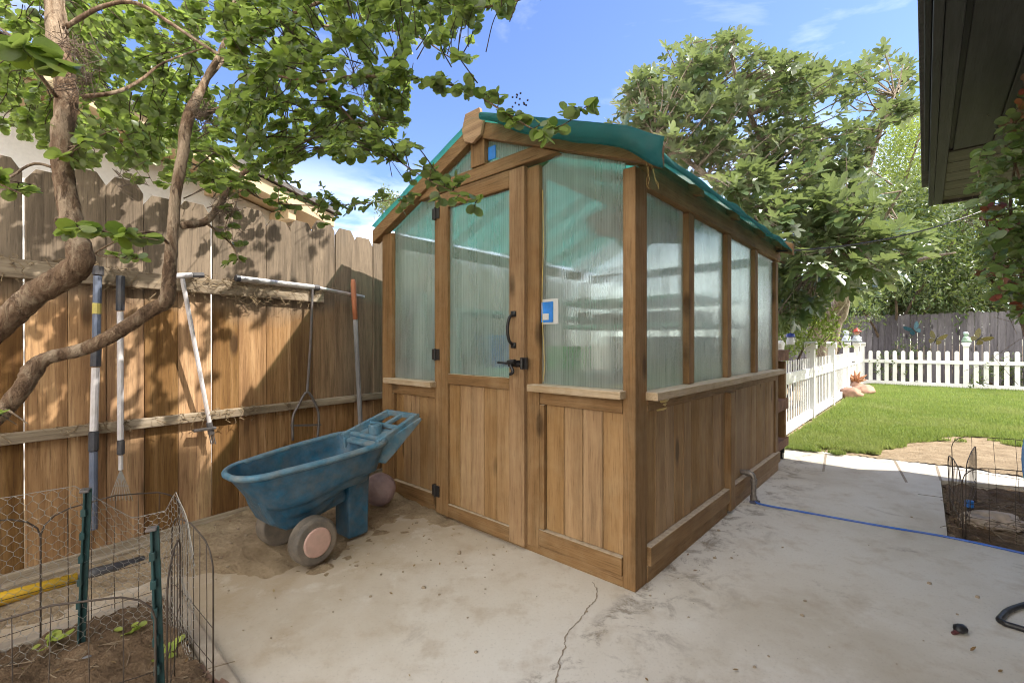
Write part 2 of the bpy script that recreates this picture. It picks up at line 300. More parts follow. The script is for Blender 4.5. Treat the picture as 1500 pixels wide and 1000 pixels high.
# ---------------------------------------------------------------- world, sun, camera
W=bpy.data.worlds.new('World'); S.world=W; W.use_nodes=True; nt=W.node_tree; nt.nodes.clear()
sun_to=Vector((1.1075,-.1525,1.3)).normalized()
sky=nt.nodes.new('ShaderNodeTexSky'); sky.sky_type='NISHITA'; sky.sun_disc=False
sky.sun_elevation=math.asin(sun_to.z); sky.sun_rotation=atan2(sun_to.x,sun_to.y); sky.air_density=1.0; sky.dust_density=.3; sky.ozone_density=3.0
def wn(t,**k):
    x=nt.nodes.new(t)
    for a,b in k.items(): x.inputs[a].default_value=b
    return x
tc=wn('ShaderNodeTexCoord'); mp=wn('ShaderNodeMapping',Scale=(1.2,1.2,4.0)); nz=wn('ShaderNodeTexNoise',Scale=2.3,Detail=8.0,Roughness=.58,Distortion=.5)
nt.links.new(tc.outputs['Generated'],mp.inputs['Vector']); nt.links.new(mp.outputs[0],nz.inputs['Vector'])
cr=nt.nodes.new('ShaderNodeValToRGB'); cr.color_ramp.elements[0].position=.50; cr.color_ramp.elements[1].position=.78
nt.links.new(nz.outputs['Fac'],cr.inputs[0])
sp=wn('ShaderNodeSeparateXYZ'); nt.links.new(tc.outputs['Generated'],sp.inputs[0])
mr=wn('ShaderNodeMapRange'); nt.links.new(sp.outputs[2],mr.inputs[0]); mr.inputs[1].default_value=.12; mr.inputs[2].default_value=.5; mr.inputs[3].default_value=.8; mr.inputs[4].default_value=.2
mm=wn('ShaderNodeMath'); mm.operation='MULTIPLY'; nt.links.new(cr.outputs[0],mm.inputs[0]); nt.links.new(mr.outputs[0],mm.inputs[1])
hs=nt.nodes.new('ShaderNodeHueSaturation'); hs.inputs['Hue'].default_value=.513; hs.inputs['Saturation'].default_value=1.08; hs.inputs['Value'].default_value=1.0; nt.links.new(sky.outputs[0],hs.inputs['Color'])
# bright cloud bank added in the unseen rear sky to fill the shade
nz2_=wn('ShaderNodeTexNoise',Scale=3.0,Detail=7.0,Roughness=.55); nt.links.new(mp.outputs[0],nz2_.inputs['Vector'])
def wm(op,a,b,clamp=False):
    x=nt.nodes.new('ShaderNodeMath'); x.operation=op; x.use_clamp=clamp
    for i,q in enumerate((a,b)):
        if isinstance(q,(int,float)): x.inputs[i].default_value=q
        else: nt.links.new(q,x.inputs[i])
    return x.outputs[0]
back=wm('MULTIPLY',wm('ADD',wm('MULTIPLY',sp.outputs[1],-1.0),wm('ADD',wm('MULTIPLY',nz2_.outputs['Fac'],.9),-.30)),2.2,True)
low=wm('MULTIPLY',wm('SUBTRACT',.36,sp.outputs[2]),3.0,True)
cl=wm('MAXIMUM',mm.outputs[0],wm('MAXIMUM',back,wm('MULTIPLY',low,wm('MULTIPLY',wm('SUBTRACT',nz2_.outputs['Fac'],.40),6.0,True))))
mx=nt.nodes.new('ShaderNodeMix'); mx.data_type='RGBA'; nt.links.new(cl,mx.inputs[0]); nt.links.new(hs.outputs[0],mx.inputs[6]); mx.inputs[7].default_value=(12.3,11.8,10.9,1)
bg=wn('ShaderNodeBackground',Strength=.13); nt.links.new(mx.outputs[2],bg.inputs[0]); wo=wn('ShaderNodeOutputWorld'); nt.links.new(bg.outputs[0],wo.inputs[0])
sl=bpy.data.lights.new('sun','SUN'); sl.energy=3.9; sl.angle=radians(.6); sl.color=(1,.94,.84)
so=bpy.data.objects.new('sun',sl); COL.objects.link(so); so.rotation_euler=sun_to.to_track_quat('Z','Y').to_euler()
cam=bpy.data.cameras.new('camera'); co=bpy.data.objects.new('camera',cam); COL.objects.link(co); S.camera=co
co.location=(0,0,H); co.rotation_euler=(pi/2,0,0); cam.sensor_width=36; cam.lens=36*F/1500; cam.shift_y=3/1500; cam.clip_start=.05; cam.clip_end=500
S.view_settings.view_transform='Standard'; S.view_settings.look='None'; S.view_settings.gamma=1; S.view_settings.exposure=1.3
S.cycles.use_denoising=True; S.cycles.denoising_prefilter='FAST'; S.cycles.denoising_input_passes='RGB_ALBEDO_NORMAL'; S.cycles.filter_width=1.0; S.cycles.max_bounces=9; S.cycles.transparent_max_bounces=24; S.cycles.sample_clamp_indirect=6
# ---------------------------------------------------------------- frames of the place
U=Vector((.741,-.672,0)); V=Vector((.671,.741,0)); C0=Vector((.545,2.01,0)); RZ=atan2(-.672,.741)   # greenhouse: local x = U, y = V
def G(x,y,z=0): return C0+U*x+V*y+Vector((0,0,z))
FD=Vector((.565,.825,0)); FN=Vector((.825,-.565,0)); F0=Vector((-2.25,2.0,0)); FRZ=atan2(.825,.565)    # timber fence: local x along, local -y toward camera
def fl(px,py,off=0.0):                    # photo pixel -> fence-local point lying `off` in front of the fence
    r=Vector(((px-750)/F,1,-(py-HY)/F)); o=Vector((0,0,H)); P=F0+FN*off
    s=(P-o).dot(FN)/r.dot(FN); q=o+r*s; w=q-F0; return Vector((w.dot(FD),-w.dot(FN),q.z))
def fw(p): return F0+FD*p[0]-FN*p[1]+Vector((0,0,p[2]))
def fp(px,py,off=0.0): return fw(fl(px,py,off))
def fdist(x,y): return (Vector((x,y,0))-F0).dot(FN)
# ---------------------------------------------------------------- ground
def struct(o): o['kind']='structure'; return o
struct(MB().add([(-250,-250,-.05),(250,-250,-.05),(250,250,-.05),(-250,250,-.05)],[(0,1,2,3)]).build('ground',soil))
bedR=[gp(1378,703),gp(1388,787),gp(1540,818),gp(1620,722)]
def slab():
    bm=bmesh.new()
    outer=[G(-2.4,-3.4),G(-2.15,-.4),G(-2.05,3.2),gp(1150,655),gp(1296,672),gp(1388,682),gp(1560,706),(9,3.3,0),(9,-4,0),(-1.2,-4,0)]
    ed=[]
    for loop in (outer,bedR):
        vs=[bm.verts.new((p[0],p[1],0)) for p in loop]; ed+=[bm.edges.new((vs[i],vs[(i+1)%len(vs)])) for i in range(len(vs))]
    bmesh.ops.triangle_fill(bm,edges=ed,use_beauty=True)
    r=bmesh.ops.extrude_face_region(bm,geom=bm.faces[:]); bmesh.ops.translate(bm,vec=(0,0,-.1),verts=[g for g in r['geom'] if isinstance(g,bmesh.types.BMVert)])
    bmesh.ops.recalc_face_normals(bm,faces=bm.faces)
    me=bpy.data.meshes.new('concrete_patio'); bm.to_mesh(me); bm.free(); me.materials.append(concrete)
    o=bpy.data.objects.new('concrete_patio',me); COL.objects.link(o); return struct(o)
slab()
def grid(name,mat,x0,x1,y0,y1,step,hf,keep=lambda x,y:True):
    nx=int((x1-x0)/step)+1; ny=int((y1-y0)/step)+1; vs=[];idx={};fs=[]
    for j in range(ny):
        for i in range(nx):
            x=x0+i*step;y=y0+j*step
            if keep(x,y): idx[i,j]=len(vs); vs.append((x,y,hf(x,y)))
    for j in range(ny-1):
        for i in range(nx-1):
            q=[(i,j),(i+1,j),(i+1,j+1),(i,j+1)]
            if all(k in idx for k in q): fs.append(tuple(idx[k] for k in q))
    return MB().add(vs,fs).build(name,mat,smooth=True)
def nz2(x,y,f,o=5): return noise.fractal(Vector((x*f,y*f,.37)),1.0,2.0,o)
def sstep(a,b,x):
    t=max(0,min(1,(x-a)/(b-a))); return t*t*(3-2*t)
BC=Vector((-1.47,1.92,0))       # back corner of the planting bed, which runs to -V and +U from it
def bedl(x,y): w=Vector((x,y,0))-BC; return w.dot(U),-w.dot(V)
def dirt_h(x,y):
    d=fdist(x,y); al=(Vector((x,y,0))-F0).dot(FD); h=-.035+(.06+.035*sstep(.35,.95,al))*sstep(1.15+.40*sstep(.55,.95,al)+.45*nz2(x,y,1.6)+.2*nz2(x,y,6),-.05,d)+.012*nz2(x,y,9)+.006*nz2(x,y,35,3)
    # drift against the greenhouse front
    w=Vector((x,y,0))-C0; gx,gy=w.dot(U),w.dot(V)
    if -2.1<gx<-.2: h=max(h,-.03+.05*sstep(.34,.0,-gy)*sstep(-.5,-1.6,gx)+.014*nz2(x,y,11)+.006*nz2(x,y,40,3))
    bx,by=bedl(x,y)
    if bx<.08 or by<.08: h=h
    return h
struct(grid('soil_by_fence',soil,-3.4,.4,.6,4.0,.02,dirt_h,lambda x,y: fdist(x,y)>-.1 and not(bedl(x,y)[0]>.03 and bedl(x,y)[1]>.03)))
struct(grid('bed_soil',soil_d,-2.6,.1,.1,2.1,.018,lambda x,y:.034+.026*nz2(x,y,5)+.02*nz2(x,y,18)+.008*nz2(x,y,50,3),
  lambda x,y:0.0<bedl(x,y)[0]<.95 and 0.0<bedl(x,y)[1]<1.5 and fdist(x,y)>.05))
def inR(x,y):
    P=[bedR[0],bedR[1],bedR[2],bedR[3]]; ins=False
    for i in range(4):
        a,b=P[i],P[i-1]
        if (a.y>y)!=(b.y>y) and x<(b.x-a.x)*(y-a.y)/(b.y-a.y)+a.x: ins=not ins
    return ins
struct(grid('border_bed_soil',soil_d,2.2,6.0,2.1,4.3,.025,lambda x,y:-.02+.03*nz2(x,y,4)+.02*nz2(x,y,16)+.008*nz2(x,y,45,3),inR))
# lawn sheet and the worn soil in front of it
def lw(x,y): w=Vector((x,y,0))-Vector((3.33,5.56,0)); return w.dot(U),w.dot(V)      # along the cross fence / away from us
def lawn_edge(x): return -.62+.10*nz2(x,1.0,1.6)+.05*nz2(x,3.0,6)-.62*sstep(.2,1.0,0)  
def in_lawn(x,y):
    a,b=lw(x,y)
    if a<.10 or b>9.3 or a>9: return False
    px=750+F*x/y if y>.1 else 9e9; py=HY+F*H/y if y>.1 else 9e9
    e=659+max(0,px-1155)*.07+4*nz2(x,y,2.5)+3*nz2(x,y,8) if px<1290 else 649+max(0,1340-px)*.3+7*nz2(x,y,2.0)+4*nz2(x,y,7)+max(0,(px-1400)*.07)
    e-=max(0,min(1,(px-1270)/40))*3
    return py<e
struct(grid('lawn',lawn_m,2.8,18,3.6,13,.05,lambda x,y:.016+.008*nz2(x,y,1.5),in_lawn))
SB=[(1150,655),(1296,672),(1388,682),(1560,706),(1700,726)]
def sb(px):
    for (a,b),(c,d) in zip(SB[:-1],SB[1:]):
        if a<=px<=c: return b+(d-b)*(px-a)/(c-a)
    return -1
struct(grid('worn_soil',soil,3.0,8.5,3.3,6.2,.04,lambda x,y:.006+.014*nz2(x,y,5)+.006*nz2(x,y,25,3),lambda x,y:(HY+F*H/y)<sb(750+F*x/y)+1.5+1.5*nz2(x,y,9) and lw(x,y)[0]>.02))
def blades():
    pts=[]
    tries=0
    while len(pts)<95000 and tries<900000:
        tries+=1
        y=4.4+8.3*random.random()**1.6; x=random.uniform(2.8,min(18,y*1.2+.3))
        if in_lawn(x,y) and nz2(x,y,1.1)+.4*nz2(x,y,6)>random.uniform(-1.6,-.25): pts.append((x,y))
    P=np.array(pts); n=len(P); h=np.random.uniform(.022,.055,n); a=np.random.uniform(0,2*pi,n); w=np.random.uniform(.003,.006,n); ln=np.random.uniform(0,.03,n)
    v=np.zeros((n,3,3)); dx,dy=np.cos(a),np.sin(a)
    v[:,0,0]=P[:,0]-dx*w; v[:,0,1]=P[:,1]-dy*w; v[:,1,0]=P[:,0]+dx*w; v[:,1,1]=P[:,1]+dy*w; v[:,:2,2]=.012
    v[:,2,0]=P[:,0]-dy*ln; v[:,2,1]=P[:,1]+dx*ln; v[:,2,2]=h+.012
    me=bpy.data.meshes.new('grass'); me.from_pydata(v.reshape(-1,3).tolist(),[],np.arange(n*3).reshape(-1,3).tolist()); me.materials.append(grass_l)
    o=bpy.data.objects.new('grass',me); COL.objects.link(o); tag(o,'short bright green lawn grass in front of the white picket fence','grass',kind='stuff')
blades()
# crack in the slab: a jagged open seam
ck=[(868,852),(876,866),(872,880),(860,890),(850,905),(838,918),(826,932),(828,948),(820,966),(817,985),(813,1005),(808,1030)]
m=MB(); vs=[]; prev=None
fine=[]
for i in range(len(ck)-1):
    for k in range(5):
        t=k/5; fine.append((ck[i][0]+(ck[i+1][0]-ck[i][0])*t+random.uniform(-2,2),ck[i][1]+(ck[i+1][1]-ck[i][1])*t))
for p in fine:
    q=gp(*p,.002); w=random.uniform(.001,.0042); vs+= [q+Vector((-w,0,0)),q+Vector((w,0,0))]
m.add(vs,[(2*i,2*i+1,2*i+3,2*i+2) for i in range(len(fine)-1)]); struct(m.build('pavement_crack',dark_strip))
m=MB()
for a,b in (((1310,673),(1328,706)),((1372,682),(1378,703)),((1210,664),(1206,690))):
    A,B=gp(*a,.0015),gp(*b,.0015); w=Vector((.011,0,0)); m.add([A-w,A+w,B+w,B-w],[(0,1,2,3)])
struct(m.build('pavement_joints',dark_strip))
# ---------------------------------------------------------------- timber fence on the left
fence=thing('timber_fence','tall brown timber board fence behind the blue wheelbarrow and hanging tools','fence',F0,FRZ)
m=MB(); x=-2.4; i=0
gaps=[fl(p,500).x for p in (37,100,157,212,262,310,350,390,426,459,491,519,547)]
xs=[gaps[0]-.155*k for k in range(14,0,-1)]+gaps
while xs[-1]<6.0: xs.append(xs[-1]+.146)
for a,b in zip(xs[:-1],xs[1:]):
    g=random.choice([.0015,.002,.004,.006]); w=b-a; a2,b2=a+g/2,b-g/2; z1=1.93+.035*sin(i*1.7)+.03*max(0,min(a,2)-.4)/1.5+random.uniform(-.015,.015); e=.035
    tl=random.uniform(-.006,.006); y0=random.uniform(-.003,.003)
    m.prism([(a2,-.04),(b2,-.04),(b2+tl,z1-e*1.6),(b2-e+tl,z1),(a2+e+tl,z1),(a2+tl,z1-e*1.6)],'y',y0,y0+.017); i+=1
m.build('fence_boards',fence_m,fence,.002,seg=1)
xe=fl(470,430).x
MB().box(-2.4,xe,-.042,-.004,1.39,1.475).build('rail',rail_m,fence,.004)
MB().box(-2.4,fl(557,580).x+.3,-.042,-.004,.655,.705).build('rail',rail_m,fence,.004)
MB().box(-2.4,2.3,-.026,-.004,-.05,.085).build('kickboard',rail_m,fence,.004)
MB().box(-2.4,1.35,-.058,-.028,-.05,.045).build('kickboard',rail_m,fence,.004)
# dead vine tendrils caught on the rails
m=MB()
for k in range(300):
    x=random.choice([random.uniform(-.2,.45),random.gauss(.8,.18),random.uniform(.9,1.55)]); z=random.choice([1.485,1.485,1.40,.71]); p=Vector((x,-.03-random.random()*.02,z)); pts=[p]
    for j in range(5): p=p+Vector((random.uniform(-.03,.03),random.uniform(-.012,.006),random.uniform(-.028,.012))); pts.append(p)
    m.tube(pts,random.uniform(.001,.0022),3,False)
o=m.build('dead_vines',simple('dry_stem',(.2,.145,.085),.9),None); o.location=F0; o.rotation_euler=(0,0,FRZ)
tag(o,'tangled dry vine tendrils clinging along the rails of the timber fence','dry vine',kind='stuff')
# ---------------------------------------------------------------- neighbour house beyond the fence
nh=thing('neighbour_house','pale stucco house with sloping tan eave behind the timber fence','house',F0,FRZ)
off=-1.9
a=fl(100,150,off); b=fl(446,318,off); sl_=(b.z-a.z)/(b.x-a.x); xr=b.x+.1; xl=a.x-3.2
zr=lambda x:a.z+sl_*(x-a.x)
MB().prism([(xl-2,-.1),(xr-.25,-.1),(xr-.25,zr(xr-.25)-.12),(xl,zr(xl)-.12),(xl-2,zr(xl)-1.0)],'y',-off,-off+5).build('wall',stucco,nh)
MB().prism([(xr,zr(xr)),(xr,zr(xr)-.13),(xl,zr(xl)-.13),(xl,zr(xl))],'y',-off-.42,-off-.38).build('fascia',tan,nh,.004)
MB().prism([(xr-.01,zr(xr)-.06),(xr-.01,zr(xr)-.10),(xl,zr(xl)-.10),(xl,zr(xl)-.06)],'y',-off-.379,-off+5.2).build('soffit',tan,nh)
MB().prism([(xr+.04,zr(xr)+.05),(xr+.04,zr(xr)+.004),(xl,zr(xl)+.004),(xl,zr(xl)+.05)],'y',-off-.46,-off+5.3).build('roof',shingle,nh)
for k in range(7):
    x=xr-.5-k*.62; MB().box(x,x+.08,-off-.375,-off-.002,zr(x+.08)-.24,zr(x+.08)-.125).build('rafter_tail',tan,nh,.004)
# ---------------------------------------------------------------- greenhouse
gh=thing('greenhouse','small cedar greenhouse with clear ribbed panels and teal cloth on its roof','greenhouse',C0,RZ)
LW,LD=2.0,2.64; XM=-1.0
rz_=lambda x:2.40-.405*abs(x-XM)         # top of the rake boards
rb_=lambda x:rz_(x)-.095
B=.004
def part(name,mat,*boxes,par=gh,bev=B):
    m=MB()
    for b in boxes: m.box(*b)
    return m.build(name,mat,par,bev)
def planks(name,axis,a0,a1,z0,z1,p0,p1,n,par=gh):   # vertical tongue and groove boards
    m=MB(); w=(a1-a0)/n
    for i in range(n):
        s,e=a0+i*w+.002,a0+(i+1)*w-.002; j=random.uniform(-.001,.001)
        m.box(s,e,p0+j,p1,z0,z1) if axis=='x' else m.box(p0,p1+j,s,e,z0,z1)
    return m.build(name,wp,par,.0025)
# posts
part('corner_post',wz,(-.062,0,0,.115,0,1.885)); part('corner_post',wz,(-2.035,-1.905,.0,.09,0,1.90))
part('corner_post',wz,(-.10,0,LD-.09,LD,0,1.80)); part('corner_post',wz,(-2.0,-1.9,LD-.09,LD,0,1.80))
part('door_post',wz,(-.627,-.545,.0,.07,.03,rb_(-.58)-.10)); part('door_post',wz,(-1.415,-1.378,.0,.07,.03,2.055))
# front base, panels
part('base_skid',wx,(-2.03,-.064,.004,.06,-.02,.05))
part('bottom_rail',wx,(-.543,-.064,-.008,.05,.052,.135)); part('bottom_rail',wx,(-1.903,-1.417,-.008,.05,.052,.125))
part('panel_rail',wx,(-.543,-.064,.0,.05,.785,.85)); part('panel_rail',wx,(-1.903,-1.417,.0,.05,.745,.815))
part('panel_stile',wz,(-.543,-.512,-.002,.05,.137,.783)); part('panel_stile',wz,(-1.903,-1.88,-.002,.05,.127,.743)) 
planks('wall_panel','x',-.51,-.064,.137,.783,.018,.04,4); planks('wall_panel','x',-1.878,-1.417,.127,.743,.018,.04,5)
part('window_sill',sillx,(-.585,-.045,-.055,.055,.852,.888)); part('window_sill',sillx,(-1.95,-1.40,-.05,.055,.817,.853))
def pane(name,poly2,axis,a0,a1,par=gh): return MB().prism(poly2,axis,a0,a1).build(name,poly,par)
pane('window_pane',[(-.543,.89),(-.064,.89),(-.064,rb_(-.064)-.002),(-.43,rb_(-.43)-.002),(-.543,rb_(-.43)-.05)],'y',.025,.031)
pane('window_pane',[(-1.903,.855),(-1.417,.855),(-1.417,2.06),(-1.58,rb_(-1.58)-.002),(-1.903,rb_(-1.903)-.002)],'y',.025,.031)
# header, king post, gable panes, rakes
hz0,hz1=2.06,2.135
MB().prism([(-1.585,hz0),(-.415,hz0),(-.575,hz1),(-1.425,hz1)],'y',-.012,.05).build('header_beam',wx,gh,B)
part('king_post',wz,(-1.05,-.935,-.02,.04,hz1+.002,2.30))
pane('gable_pane',[(-1.425,hz1+.003),(-1.052,hz1+.003),(-1.052,rb_(-1.052)-.002)],'y',.015,.021); pane('gable_pane',[(-.933,hz1+.003),(-.575,hz1+.003),(-.933,rb_(-.933)-.002)],'y',.015,.021)
for s in (-1,1):
    xe=XM+s*1.12
    MB().prism([(XM,rz_(XM)),(xe,rz_(xe)),(xe,rb_(xe)),(XM,rb_(XM))],'y',-.03,.03).build('rake_board',wx,gh,B)
    MB().prism([(XM,rz_(XM)),(xe,rz_(xe)),(xe,rb_(xe)),(XM,rb_(XM))],'y',LD-.05,LD+.01).build('rake_board',wx,gh,B)
MB().prism([(XM-.09,rz_(XM)-.035),(XM-.06,rz_(XM)+.05),(XM+.06,rz_(XM)+.05),(XM+.09,rz_(XM)-.035),(XM+.07,rz_(XM)-.11),(XM,rz_(XM)-.14),(XM-.07,rz_(XM)-.11)],'y',-.055,-.033).build('peak_block',wx,gh,B)
part('ridge_beam',wy,(XM-.02,XM+.02,.032,LD-.052,2.25,2.36))
# door
door=part('door',wz,(-1.372,-1.257,-.022,.02,.02,2.045),(-.738,-.630,-.022,.02,.02,2.045))
for z0,z1 in ((1.95,2.047),(.848,.912),(.022,.10)): part('door_rail',wx,(-1.2565,-.7385,-.024,.018,z0,z1),par=door)
planks('door_panel','x',-1.2565,-.7385,.102,.846,-.010,.012,5,door)
pane('door_pane',[(-1.256,.914),(-.739,.914),(-.739,1.948),(-1.256,1.948)],'y',-.004,.002,door)
m=MB(); m.box(-.715,-.685,-.034,-.022,1.245,1.275).box(-.715,-.685,-.034,-.022,1.075,1.105)
m.tube(smooth_path([(-.70,-.032,1.255),(-.70,-.062,1.235),(-.70,-.075,1.175),(-.70,-.062,1.115),(-.70,-.032,1.095)]),.0085,8); m.build('door_handle',black,door,smooth=True)
m=MB(); m.box(-.735,-.655,-.034,-.022,.975,1.01).box(-.645,-.60,-.036,-.024,.965,1.025); m.tube([(-.80,-.045,.995),(-.72,-.045,.993),(-.63,-.045,.99)],.006,8)
m.tube(smooth_path([(-.69,-.04,1.0),(-.69,-.06,.985),(-.675,-.06,.95),(-.70,-.055,.935)]),.009,8).tube([(-.71,-.06,1.0),(-.66,-.06,1.005)],.012,8).tube([(-.622,-.05,1.02),(-.622,-.05,.965)],.008,8)
m.build('door_latch',black,door,.002)
for z in (1.93,1.03,.16):
    m=MB(); m.box(-1.405,-1.376,-.030,-.006,z-.035,z+.035).box(-1.368,-1.335,-.030,-.0225,z-.035,z+.035).tube([(-1.372,-.032,z-.038),(-1.372,-.032,z+.038)],.007,8)
    m.build('hinge',black,door,.0015)
# right wall
ys=[.115,.597,.717,1.248,1.368,1.892,2.012,LD-.092]
part('base_skid',wy,(-.055,.002,.117,1.26,-.02,.075),(-.055,.002,1.344,LD,-.02,.075)); 
part('bottom_rail',wy,(-.05,.018,.117,1.26,.077,.165)); part('bottom_rail',wy,(-.05,.018,1.344,LD-.004,.077,.165))
part('panel_rail',wy,(-.05,.002,.117,LD-.092,.785,.838))
part('panel_stile',wz,(-.05,.024,1.262,1.342,.02,.783)); 
planks('wall_panel','y',.117,1.260,.167,.783,-.04,-.014,10); planks('wall_panel','y',1.344,LD-.092,.167,.783,-.04,-.014,9)
part('window_sill',silly,(-.05,.058,.10,1.388,.840,.878)); part('window_sill',silly,(-.05,.054,1.392,LD+.03,.840,.878))
for i in range(4):
    y0,y1=ys[2*i]+.002,ys[2*i+1]
    pane('window_pane',[(y0,.88),(y1,.88),(y1,1.812),(y0,1.812)],'x',-.031,-.025)
    if i<3: part('mullion',wz,(-.06,.0,ys[2*i+1]+.02,ys[2*i+2]-.02,.88,1.812))
    y0b=ys[2*i]+.002
part('eave_board',wy,(-.052,-.022,.117,LD,1.927,1.99)); part('top_plate',wy,(-.06,.006,.117,LD+.05,1.814,1.925))
# left and back walls
part('wall_panel',wz,(-2.0,-1.97,.092,LD-.092,.02,.81)); part('top_plate',wy,(-2.0,-1.94,.092,LD-.092,1.814,1.905)); part('window_sill',silly,(-2.03,-1.93,.092,LD-.092,.812,.85))
for i in range(4):
    y0=.095+i*.62; pane('window_pane',[(y0,.852),(y0+.55,.852),(y0+.55,1.812),(y0,1.812)],'x',-1.975,-1.969)
    if i<3: part('mullion',wz,(-2.0,-1.95,y0+.552,y0+.618,.852,1.812))
part('wall_panel',wx,(-1.898,-.102,LD-.04,LD-.015,.02,.81)); part('header_beam',wx,(-1.898,-.102,LD-.06,LD-.012,1.78,1.86)); part('mullion',wz,(-1.035,-.965,LD-.06,LD-.012,.812,1.778))
pane('window_pane',[(-1.898,.815),(-1.037,.815),(-1.037,1.775),(-1.898,1.775)],'y',LD-.03,LD-.024); pane('window_pane',[(-.963,.815),(-.102,.815),(-.102,1.775),(-.963,1.775)],'y',LD-.03,LD-.024)
pane('gable_pane',[(-1.9,1.862),(-.1,1.862),(-.1,rb_(-.1)),(XM,rb_(XM)),(-1.9,rb_(-1.9))],'y',LD-.045,LD-.052)
# roof
for s in (-1,1):
    xe=XM+s*1.05
    for k,y in enumerate((.115,.66,1.31,1.96,2.50)):
        MB().prism([(XM+s*.022,rz_(XM+s*.022)-.02),(xe,rz_(xe)-.02),(xe,rz_(xe)-.075),(XM+s*.022,rz_(XM+s*.022)-.11)],'y',y,y+.045).build('rafter',wx,gh,B)
    MB().prism([(XM,rz_(XM)+.003),(XM+s*.985,rz_(XM+s*.985)+.003),(XM+s*.985,rz_(XM+s*.985)+.011),(XM,rz_(XM)+.011)],'y',-.06,LD+.06).build('roof_panel',clear,gh)
# info tag behind the right front window
o=MB().box(-.54,-.435,.018,.022,1.20,1.33).box(-.54,-.466,.0125,.017,1.21,1.315).box(-.527,-.49,.0085,.012,1.222,1.255)
o.m=[0]*6+[1]*6+[0]*6; o.build('care_card',[wht,blue_b],gh)
o=MB().box(-.93,-.872,.0085,.013,2.16,2.235).build('care_card',blue_b,gh)
# shade cloth draped over the roof (its own thing)
sc=thing('shade_cloth','faded teal shade cloth draped over the greenhouse roof and folded down at its front edge','shade cloth',C0+Vector((0,0,1.9)),RZ)
def cloth_sheet(s):
    n,mm_=64,26; vs=[]; fs=[]; R0=-.13 if s>0 else -.045; R1=LD+.03
    raf=[R0,.137,.68,1.33,1.98,2.52,R1]
    for i in range(n+1):
        y=R0+(R1-R0)*i/n
        k=max(j for j in range(len(raf)-1) if raf[j]<=y+1e-6); t=(y-raf[k])/(raf[k+1]-raf[k]); sag=sin(pi*min(1,max(0,t)))
        for j in range(mm_+1):
            r=j/mm_; L=1.10+(.03*(1-.4*sag) if s>0 else 0)
            x=XM+s*r*L; y=(R0+(R1-R0)*i/n) if s<0 else max(R0+(R1-R0)*i/n,-.045-.085*sstep(.10,.22,r)); z=rz_(x)+.022+.010*noise.noise(Vector((x*6,y*5,s)))
            if s>0 and abs(x-XM)>1.04: e=abs(x-XM)-1.04; z-=e*1.0
            z-=.012*sag*r*r
            vs.append((x,y,z-1.9))
    fs=[(i*(mm_+1)+j,(i+1)*(mm_+1)+j,(i+1)*(mm_+1)+j+1,i*(mm_+1)+j+1) for i in range(n) for j in range(mm_)]
    o=MB().add(vs,fs).build('roof_sheet',cloth_thin,sc,smooth=True); q=o.modifiers.new('s','SOLIDIFY'); q.thickness=.004
    if s<0: return
    # flap hanging over the front rake, deepening toward the eave
    n=48; vs=[]; K=9
    for i in range(n+1):
        r=i/n; x=XM+s*(.16+r*1.03); h=(.045+.055*sstep(.05,.35,r)+.03*sstep(.8,1,r))*(1 if s>0 else .3)
        for k in range(K+1):
            t=k/K; a=t*pi*.9
            y=-.132-.022*sin(a)*(1+.3*noise.noise(Vector((x*5,t,3))))-.006*t; z=rz_(x)+.024-h*t-.012*noise.noise(Vector((x*7,t*2,9)))*t
            if s>0: z-=.03*sstep(1.0,1.19,abs(x-XM))
            vs.append((x,y,z-1.9))
    fs=[(i*(K+1)+k,(i+1)*(K+1)+k,(i+1)*(K+1)+k+1,i*(K+1)+k+1) for i in range(n) for k in range(K)]
    o=MB().add(vs,fs).build('front_flap',cloth,sc,smooth=True); q=o.modifiers.new('s','SOLIDIFY'); q.thickness=.005
cloth_sheet(1); cloth_sheet(-1)
m=MB()
for k in range(4):
    p=Vector((.10,-.10+random.uniform(-.02,.06),-.05)); pts=[p]
    for j in range(5): p=p+Vector((random.uniform(-.012,.012),random.uniform(-.012,.012),-.02)); pts.append(p)
    m.tube(pts,.0006,3,False)
m.build('frayed_threads',yel_hose,sc)
# faucet pipe low on the greenhouse side, hose from it
fa=thing('standpipe','short rusty elbow pipe with tap low on the greenhouse side','pipe',G(.02,1.60),RZ)
MB().tube(smooth_path([(-.04,0,.20),(.02,0,.20),(.045,0,.185),(.05,0,.14),(.05,0,.0)],5),.017,10).build('pipe',pipe_m,fa,smooth=True)
for q0,q1 in (((.0,0,.20),(.025,0,.20)),((.05,0,.165),(.05,0,.13)),((.05,0,.05),(.05,0,.02))): MB().tube([q0,q1],.024,8).build('pipe_collar',pipe_m,fa,.002)
MB().box(.03,.07,-.03,.03,.0,.018).tube([(.05,0,.02),(.09,0,.012)],.012,8).build('pipe_foot',simple('dark_tap',(.06,.06,.09),.5),fa,.004)
hp=[G(.07,1.60,.02),gp(1115,738,.010),gp(1180,750,.006),gp(1292,770,.006),gp(1388,786,.006),gp(1500,810,.006),gp(1620,838,.006)]
o=MB().tube(smooth_path(hp,8),.006,8).build('garden_hose',hose_m,smooth=True); tag(o,'thin bright blue hose stretched across the patio from the greenhouse','hose')
